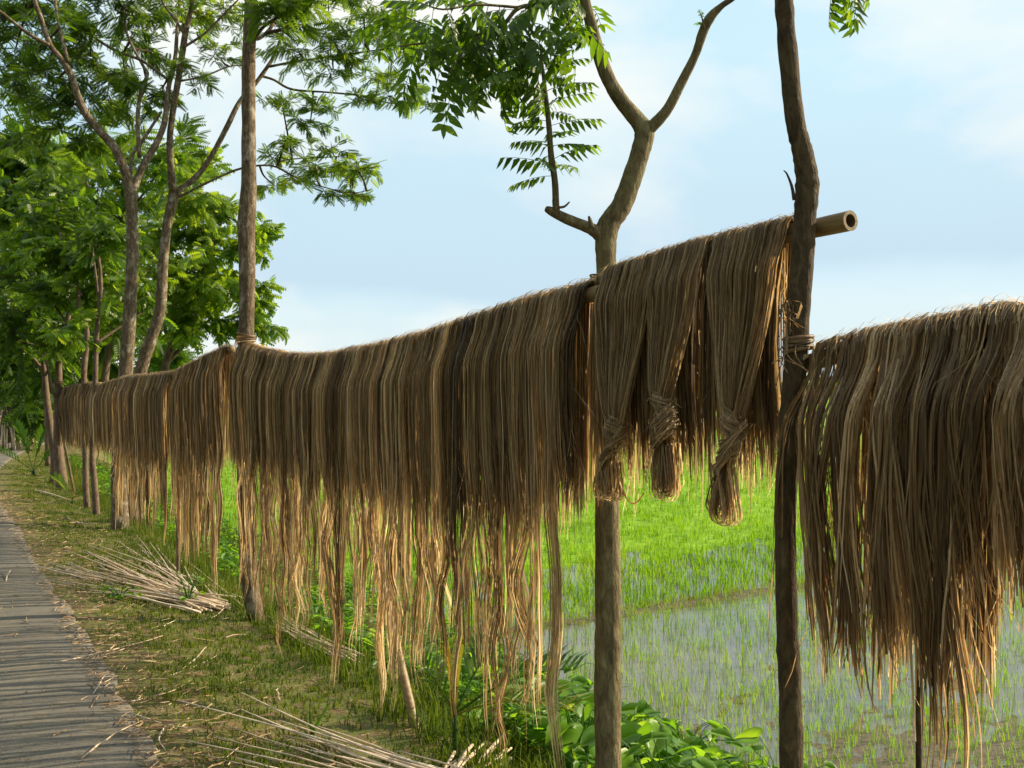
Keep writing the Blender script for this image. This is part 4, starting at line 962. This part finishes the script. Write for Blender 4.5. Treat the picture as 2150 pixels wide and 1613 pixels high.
# ------------------------------------------------------------------ posts, lashings
def gz(p): return float(ground(p[0], p[1]))
a_, b_ = FP(372, 776, 1.99), FP(374, 1190, 1.99)
bamboo("bamboo_post", "thin brown post splitting the jute left of the tall trunk", [[b_[0], b_[1], gz(b_) - .05], [a_[0], a_[1], a_[2] + .01]], .016, None, mat='bark_far', cat="post")
a_, b_ = PZ(766, 1070, 5.75), GP(876, 1530)
bamboo("leaning_pole", "pale brown pole leaning under the longest curtain, foot in the bank", [b_ + [0, 0, -.03], (a_ + b_) / 2 + [0.0, .01, 0], a_], .024, None, mat='bamboo', cat="pole")
a_, b_ = FP(1927, 1100, 2.25), FP(1932, 1700, 2.25)
bamboo("thin_stake", "thin dark stake showing below the torn strips of the nearest curtain", [[b_[0], b_[1], gz(b_) - .05], [a_[0], a_[1], a_[2]]], .0085, None, mat='bark_sapling', cat="stake")
a_, b_ = PZ(92, 740, 16.6), PZ(156, 1018, 16.6)
bamboo("leaning_stick", "long thin stick leaning on the thick roadside trunk", [[b_[0], b_[1], gz(b_)], (a_ + b_) / 2 + [0, 0, .03], a_], .022, None, mat='bark_far', cat="stick")

def lashing(label, c, r, turns, h, seed, mat='fibre', tilt=.12):
    g = np.random.default_rng(seed); G = Geo()
    for k in range(turns):
        th = np.linspace(0, 2 * math.pi, 28); rr = r * (1.02 + .06 * g.random())
        z = h * (k / max(1, turns - 1) - .5) + np.cos(th + g.uniform(0, .8)) * r * (tilt + .15 * g.normal())
        P = np.stack([c[0] + rr * np.cos(th), c[1] + rr * np.sin(th), c[2] + z], -1)
        V, F = tube(P, .0045 * g.uniform(.7, 1.4), 5, cap=False); G.add(V, F, float(np.clip(g.normal(.5, .15), 0, 1)))
    for k in range(6):                                                    # loose ends
        a = g.uniform(2.2, 4.2); p0 = np.array([c[0] + r * math.cos(a), c[1] + r * math.sin(a), c[2]])
        P = catmull([p0, p0 + [-.02, g.normal(0, .02), -.03], p0 + [-.015 + g.normal(0, .02), g.normal(0, .04), -g.uniform(.05, .14)]], 4)
        V, F = tube(P, .0016, 4, cap=False); G.add(V, F, .7)
    o_ = G.build("jute_lashing", M[mat]); props(o_, label, "lashing", "jute lashings on the trunks")
def trunk_at(px, py, Z): return PZ(px, py, Z)
lashing("jute cord wound round the dark sapling, holding the nearest pole", trunk_at(1676, 722, Z1), .034, 9, .030, 1, 'fibre_dark')
lashing("jute cord tying pole ends to the forked tree", trunk_at(1273, 588, Z2) + np.array([-.01, 0, 0]), .047, 7, .03, 2)
lashing("pale jute cord round the tall straight trunk above the curtains", trunk_at(517, 712, Z3), .064, 8, .05, 3)
lashing("pale band round the thick leaning roadside trunk", trunk_at(123, 803, 17.0), .066, 6, .06, 4)
# frayed dry husk of bark and fibre caught on the sapling
G = Geo()
for k in range(18):
    p0 = FP(1655 + rng.normal(0, 5), 640 + rng.normal(0, 14), 1.92)
    P = catmull([p0, p0 + rng.normal(0, .010, 3) + [0, 0, -.02], p0 + rng.normal(0, .016, 3) + [0, 0, -rng.uniform(.02, .13)]], 4)[None]
    ribbons(G, P, np.full((1, P.shape[1]), rng.uniform(.002, .008)), rng.normal(0, 1, (1, P.shape[1])), np.array([rng.uniform(.2, .7)]))
props(G.build("jute_tangle", M['fibre_dark']), "frayed tangle of jute caught on the dark sapling below the bamboo", "jute tangle")
G = Geo()
for k in range(40):
    p0 = PZ(246 + rng.normal(0, 9), 935 + rng.normal(0, 10), Z4 - .28)
    P = catmull([p0, p0 + rng.normal(0, .04, 3), p0 + rng.normal(0, .05, 3) + [0, 0, -rng.uniform(.05, .35)]], 4)[None]
    ribbons(G, P, np.full((1, P.shape[1]), rng.uniform(.006, .02)), rng.normal(0, 1, (1, P.shape[1])), np.array([rng.uniform(.4, .95)]))
props(G.build("jute_tangle", M['fibre']), "tangle of jute caught low on the pale forked trunk", "jute tangle")

# ------------------------------------------------------------------ jute sticks
STICK = []
for k in range(5):
    g = np.random.default_rng(50 + k); n_ = 9; t_ = np.linspace(0, 1, n_)
    P = np.stack([t_, .010 * np.sin(t_ * 3 + k) + np.cumsum(g.normal(0, .003, n_)), .010 * np.sin(t_ * 4 + 2 * k)], -1)
    V, F = tube(P, np.linspace(.0042, .0016, n_) * (1 + .15 * g.random()), 5)
    STICK.append(mesh_data("stick", V, F, M['stick'], True, np.full(len(V), [.45, .6, .75, .9, .55][k])))
def stick(parent, a, b, thick=1.0, name="stick", k=None):
    """a stick from butt a to tip b"""
    a = np.asarray(a, float); b = np.asarray(b, float)
    L_ = np.linalg.norm(b - a); X = Vector((b - a) / L_); Yv = Vector((0, 0, 1)).cross(X).normalized(); Zv = X.cross(Yv)
    m_ = Matrix((X, Yv, Zv)).transposed().to_4x4() @ Matrix.Rotation(random.uniform(0, 6.28), 4, 'X') @ Matrix.Diagonal((L_, thick, thick, 1))
    o_ = bpy.data.objects.new(name, STICK[random.randrange(5) if k is None else k]); COL.objects.link(o_)
    if parent is not None:
        m_.translation = Vector(a - ROOT[parent.name]); o_.parent = parent; o_.matrix_local = m_
    else:
        m_.translation = Vector(a); o_.matrix_world = m_
    return o_
def gpt(px, py, h=0.0):
    p = GP(px, py); p = p.copy(); p[2] = max(float(ground(p[0], p[1])), 0.01 if p[0] < edge(p[1]) else -9) + h; return p

# fan of sticks below the tall trunk
butt = gpt(466, 1283, .02)
bd = thing("stick_bundle", "fan of pale jute sticks lying on the verge, butts towards the tall straight trunk", "stick bundle", butt, "bundles of jute sticks")
for k in range(95):
    f = random.random() ** 1.7; ta = gpt(105 + 235 * f + random.gauss(0, 14), 1215 - 95 * f + random.gauss(0, 20), random.uniform(.004, .025))
    if random.random() < .3: ta = ta * .6 + butt * .4; ta[2] = gz(ta) + random.uniform(.01, .04)
    a = butt + np.array([random.gauss(-.06, .10), random.gauss(0, .07), 0]); a[2] = gz(a) + .010 + abs(random.gauss(0, .018))
    stick(bd, a, ta, random.uniform(1.2, 2.3))
# sticks in the foreground
butt = gpt(1110, 1740, .05)
bd = thing("stick_bundle", "fan of pale jute sticks in the foreground, butts at the bottom edge", "stick bundle", butt, "bundles of jute sticks")
tips = [(375, 1485), (505, 1474), (380, 1582), (490, 1497), (590, 1530), (610, 1575), (420, 1600), (540, 1560), (470, 1540), (640, 1530), (690, 1560), (560, 1600), (500, 1610), (720, 1590), (640, 1600), (780, 1600), (600, 1560), (830, 1590), (450, 1570), (560, 1510)]
for k, (a, b) in enumerate(tips):
    tip = gpt(a, b, random.uniform(.01, .04)); base = butt + np.array([random.gauss(0, .05), random.gauss(0, .05), abs(random.gauss(0, .03))])
    stick(bd, base, tip, random.uniform(1.2, 2.2), k=random.choice([2, 3, 3, 1]))
for k in range(16):
    p = gpt(random.uniform(945, 1075), random.uniform(1572, 1610), random.uniform(.0, .03)); base = gpt(random.uniform(860, 900), random.uniform(1690, 1720), .01)
    stick(bd, p + np.array([0, 0, .03]), base, random.uniform(1.2, 2.2), k=random.choice([0, 1, 4]))
# fan behind the tall trunk's foot
butt = gpt(735, 1400, .02)
bd = thing("stick_bundle", "small bundle of jute sticks on the bank right of the tall trunk's foot", "stick bundle", butt, "bundles of jute sticks")
for k in range(22):
    ta = gpt(585 + random.gauss(0, 16), 1312 + random.gauss(0, 10), random.uniform(.01, .06)); stick(bd, butt + np.array([random.gauss(0, .04), random.gauss(0, .05), abs(random.gauss(0, .03))]), ta, random.uniform(.9, 1.5))
# standing stack far along the road
c = gpt(16, 946)
bd = thing("stick_stack", "standing cone of pale jute sticks beside the far bend of the road", "stick stack", c)
apex = c + np.array([0, 0, 1.75])
for k in range(110):
    a = random.uniform(0, 6.28); r_ = random.uniform(.5, .85)
    stick(bd, c + np.array([math.cos(a) * r_, math.sin(a) * r_, .0]), apex + np.array([-math.cos(a) * .18, -math.sin(a) * .18, random.uniform(-.1, .25)]), random.uniform(3.0, 5.0))
# single sticks
singles = [
    ((112, 1404), (345, 1348), 1.2, "long broken stick lying from the grass onto the asphalt"), ((150, 1392), (262, 1372), 1.0, "shorter stick beside the long broken one on the asphalt"),
    ((352, 1424), (450, 1382), 1.6, "pale forked stick in the yellow grass"), ((400, 1398), (428, 1368), 1.2, "short branch of the pale forked stick in the grass"),
    ((172, 1612), (305, 1522), 1.2, "stick slanting over the asphalt at the bottom left"), ((346, 1530), (342, 1585), 1.2, "upright twig of the small fork on the asphalt edge"), ((320, 1600), (342, 1580), 1.0, "lower twig of the small fork on the asphalt edge"),
    ((192, 1470), (230, 1432), .9, "small stick alone in the middle of the asphalt"), ((4, 1236), (27, 1213), 1.6, "bent chip of stick at the left edge on the asphalt"),
    ((262, 1478), (370, 1462), 1.0, "stick lying where asphalt meets grass above the foreground fan"), ((428, 1306), (470, 1285), 1.3, "short stick below the butts of the large fan"), ((340, 1320), (366, 1312), 1.0, "short pale chip in the grass below the large fan"),
    ((470, 1348), (520, 1338), 1.0, "pale stick on the grass before the tall trunk"), ((580, 1478), (588, 1452), 1.4, "short pale stub standing in the foreground grass"), ((270, 1516), (430, 1545), 1.0, "dull stick half buried in litter at the asphalt edge"),
    ((75, 1027), (138, 1058), 3.6, "brown curved branch lying at the foot of the thick roadside trunk"), ((140, 1090), (172, 1116), 4.0, "brown branch piece on the grass before the slim trunks"), ((160, 1100), (192, 1114), 3.0, "second brown branch piece before the slim trunks")]
for (a, b, th, lb) in singles:
    o_ = stick(None, gpt(*a, .012), gpt(*b, .022), th, "jute_stick"); props(o_, lb, "stick", "single sticks on the ground")
# wads of fibre hanging to the ground by the post
# ------------------------------------------------------------------ palms and plants
def palm(label, base, fr, name="palm_seedling", stem=.25, sr=.016, tints=(.3, .6)):
    t_ = thing(name, label, "palm", base, None)
    P = np.array([base, base + [0, 0, stem * .5], base + [0.0, .01, stem]])
    V, F = tube(catmull(P, 4), np.linspace(sr, sr * .7, 9), 8); mk("stem", V, F, M['palm'], t_, True, np.full(len(V), .1))
    top = base + [0, 0, stem * .8]
    for (d_, L_, n_, ll, tn) in fr:
        G = Geo(); d_ = np.asarray(d_, float); d_ /= np.linalg.norm(d_)
        m_ = 12; u = np.linspace(0, 1, m_); Q = top + d_ * (L_ * u)[:, None]; Q[:, 2] -= .35 * L_ * u ** 2
        V, F = tube(Q, np.linspace(.007, .002, m_), 5); G.add(V, F, tn)
        sd_ = np.cross(d_, [0, 0, 1.0]); sd_ /= np.linalg.norm(sd_) + 1e-6
        for k in range(n_):
            f = .28 + .72 * k / (n_ - 1); i = f * (m_ - 1); a = int(min(i, m_ - 2)); p = Q[a] + (Q[a + 1] - Q[a]) * (i - a)
            for sg in (-1, 1):
                l_ = ll * (1 - .45 * abs(f - .45)) * random.uniform(.85, 1.1)
                v = d_ * .75 + sd_ * sg * .8 + np.array([0, 0, random.uniform(-.1, .25)]); v /= np.linalg.norm(v)
                wv_ = np.cross(v, [0, 0, 1.0]); wv_ /= np.linalg.norm(wv_); ww = .018 * ll / .3
                e = p + v * l_; e[2] -= .16 * l_; mm = p + v * l_ * .5
                G.add([p - wv_ * ww * .4, p + wv_ * ww * .4, mm - wv_ * ww * .6 + [0, 0, .004], mm + wv_ * ww * .6 + [0, 0, .004], e], [[0, 1, 3], [0, 3, 2], [2, 3, 4]], float(np.clip(tn + random.gauss(0, .08), 0, 1)))
        G.build("frond", M['palm'], t_, False)
pb = gpt(955, 1590)
Rr, Ff = RV, FV
palm("young palm seedling under the longest curtain, yellow and green fronds", pb, [(Rr * .9 + [0, 0, .75], .72, 15, .26, .40), (Rr * .5 + Ff * .5 + [0, 0, 1.1], .68, 15, .26, .45), (Rr * 1.0 + Ff * -.2 + [0, 0, .5], .6, 13, .24, .72), (-Rr * .12 + [0, 0, 1.2], .42, 10, .2, .92), (-Rr * .5 + Ff * .4 + [0, 0, .9], .45, 10, .2, .55), (Rr * .1 + [0, 0, 1.2], .5, 10, .2, .80)], stem=.24, sr=.014)
palm("low palm seedling with a yellow frond between the thick trunk and the slim ones", gpt(152, 1060), [(Rr * .7 + [0, 0, .8], .6, 9, .3, .75), (-Rr * .5 + [0, 0, .9], .55, 9, .3, .5), (Rr * .1 - Ff * .3 + [0, 0, 1], .5, 8, .3, .9)], stem=.08)
palm("large green palm clump at the far left beside the crossing trunks", gpt(70, 1000), [(-Rr * .8 + [0, 0, .7], 1.3, 14, .45, .4), (Rr * .6 + [0, 0, .8], 1.0, 12, .45, .35), (-Rr * .3 + [0, 0, 1.2], 1.4, 14, .45, .45), (Rr * .2 + [0, 0, 1.3], 1.2, 12, .4, .4), (-Rr + Ff * -.4 + [0, 0, .35], 1.0, 12, .4, .5)], stem=.10, sr=.04)

def leaf_shape(kind):
    if kind == 0: pts = [(0, 0), (-.10, .22), (.02, .44), (.30, .50), (.62, .36), (1.0, 0)]           # heart
    else: pts = [(0, 0), (.08, .16), (.3, .27), (.55, .24), (.8, .12), (1.0, 0)]
    V = [[0, 0, 0], [.3, 0, -.03], [.65, 0, -.04], [1, 0, -.14]]
    F = []
    for sg in (1, -1):
        b0 = len(V)
        for (a, b) in pts[1:-1]: V.append([a, sg * b, .06 - .10 * a * a + .03 * math.sin(a * 9)])
        r = [0] + list(range(b0, b0 + 4)) + [3]; c_ = [0, 0, 1, 2, 2, 3]
        for k in range(5):
            q = [r[k], r[k + 1], c_[k + 1], c_[k]]
            q = [v for i, v in enumerate(q) if v not in q[:i]]
            if len(q) >= 3: F.append(q[:3]);
            if len(q) == 4: F.append([q[0], q[2], q[3]])
    return np.array(V, float), np.array(F)
CL = []
for k in range(6):
    V, F = leaf_shape(0 if k < 4 else 1); V = V + np.random.default_rng(k).normal(0, .012, V.shape)
    CL.append(mesh_data("leaf", V, F, M['leaf_ground'], True, np.full(len(V), [.45, .6, .75, .95, .45, .7][k])))
HEARTV = leaf_shape(0)
def creeper(p, n_, rad, size, hmax, label, group, name="creeper"):
    t_ = thing(name, label, "plant", p, group)
    G = Geo(); tips_ = []
    for k in range(n_):
        az = random.uniform(0, 6.28); rr = rad * math.sqrt(random.random()); q = p + np.array([math.cos(az) * rr, math.sin(az) * rr, 0]); q[2] = gz(q) + hmax * random.uniform(.35, 1.0)
        m_ = (p + q) / 2 + np.array([0, 0, .25 * hmax]); V, F = tube(catmull([p, m_, q], 3), np.linspace(.004, .002, 7), 4, cap=False); G.add(V, F, .2); tips_.append((q, az))
    st = G.build("stem", M['leaf_ground'], t_)
    for q, az in tips_:
        a2 = az + random.gauss(0, .8); X = Vector((math.cos(a2), math.sin(a2), random.uniform(-.55, .1))).normalized(); Yv = Vector((0, 0, 1)).cross(X).normalized(); Zv = X.cross(Yv)
        m_ = Matrix((X, Yv, Zv)).transposed().to_4x4() @ Matrix.Rotation(random.gauss(0, .35), 4, 'X') @ Matrix.Scale(size * random.uniform(.6, 1.25), 4)
        m_.translation = Vector(q - ROOT[t_.name]); o_ = bpy.data.objects.new("leaf", CL[random.randrange(4)]); COL.objects.link(o_); o_.parent = t_; o_.matrix_local = m_
    return t_
# broad-leaved creepers covering the lower bank, the near ones leaf by leaf
for k in range(34):
    y = random.uniform(2.9, 6.4); x = random.uniform(2.7, 4.1)
    p = np.array([x, y, float(ground(x, y))])
    rel = p - CAM; col = CX + FPX * float(rel @ RV) / float(rel @ FV)
    lb = "broad-leaved green creeper on the bank left of the forked tree's foot" if col < 1275 else ("broad-leaved green creeper between the forked tree and the dark sapling" if col < 1660 else "broad-leaved green creeper at the bottom right of the dark sapling")
    creeper(p, 14, .30, .135, .42, lb, "creepers on the near bank")
creeper(gpt(395, 1268), 16, .15, .05, .22, "small dark leafy weed growing through the stick fan", None, "weed")
creeper(gpt(250, 1262), 16, .16, .05, .16, "low round weed left of the stick fan", None, "weed")
# two stiff blades in the foreground
b0 = gpt(655, 1545); t_ = thing("blade_plant", "two stiff dark green blades standing in the foreground verge", "plant", b0)
for (dx, L_, tn) in ((-.01, .115, .15), (.085, .15, .3)):
    d_ = RV * dx; u = np.linspace(0, 1, 7); Q = b0 + np.outer(u ** 1.2, d_) + np.outer(u, [0, 0, L_]); wd = .011 * (1 - .45 * u)
    V = np.stack([Q - RV * wd[:, None], Q + FV * .004, Q + RV * wd[:, None]], 1).reshape(-1, 3); i = (np.arange(6) * 3)[:, None, None]; kk = np.arange(2)[None, :, None]
    mk("leaf", V, (i + kk + np.array([0, 3, 4, 1])[None, None]).reshape(-1, 4), M['palm'], t_, True, np.full(len(V), tn))
# the rest of the ground cover on the bank
n = 15500
y = 2.6 + 22 * rng.random(n) ** 2.0; x = edge(np.minimum(y, 22)) + rng.uniform(1.55, 3.45, n)
x = np.where(y < 5.4, np.maximum(x, 2.55), x)
pos = np.stack([x, y, ground(x, y) + rng.uniform(.02, .30, n) * (.6 + .5 * vnoise(x, y, 3.1, 6))], -1)
az = rng.uniform(0, 6.28, n); dr = np.stack([np.cos(az), np.sin(az), rng.uniform(-.6, .2, n)], -1)
V, F, T = scatter(HEARTV, pos, dr, rng.normal(0, .4, n), rng.uniform(.03, .10, n), np.clip(.55 + .2 * vnoise(x, y, 1.5, 2) + rng.normal(0, .15, n), 0, 1))
props(mk("bank_undergrowth", V, F, M['leaf_ground'], None, True, T), "mass of small green leaves covering the bank", "undergrowth", None, "stuff")

# ------------------------------------------------------------------ unseen trees added across the road, keeping sky light off the curtains
first = None
for k, yy_ in enumerate((-9.0, -4.5, 0.5, 5.0, 9.5, 14.0)):
    b0 = np.array([-5.6 + .4 * math.sin(k * 2.1), yy_, 0.0]); b0[2] = gz(b0) - .05
    if first is None:
        P = catmull([b0, b0 + [.1, .1, 1.6], b0 + [-.05, .2, 3.4], b0 + [.1, .1, 5.5], b0 + [0, 0, 7.5]], 5); R = np.linspace(.16, .05, len(P))
        brs = [(catmull([P[8 + q], P[8 + q] + [math.cos(q * 2.2) * .9, math.sin(q * 2.2) * .9, .6], P[8 + q] + [math.cos(q * 2.2) * 1.9, math.sin(q * 2.2) * 1.9, .9]], 4), np.linspace(.05, .02, 9)) for q in range(0, 11, 2)]
        cls_ = [(b0 + np.array([rng.normal(0, 1.3), rng.normal(0, 1.5), rng.uniform(1.6, 8.5)]), rng.uniform(.8, 1.2)) for q in range(34)]
        first = tree("unseen_shade_tree", "leafy tree added out of view across the road to shade the curtains", "tree", (P, R), brs, cls_, 'bark_far', 'leaf_wide', FT_FINE, .50, 9, .3, group="unseen shade trees across the road", density=1.0, seg=9, base=b0)
    else:
        r_ = first.copy(); COL.objects.link(r_); r_.location = b0.tolist(); r_.rotation_euler = (0, 0, k * 1.3)
        for ch in list(first.children):
            c_ = ch.copy(); COL.objects.link(c_); c_.parent = r_
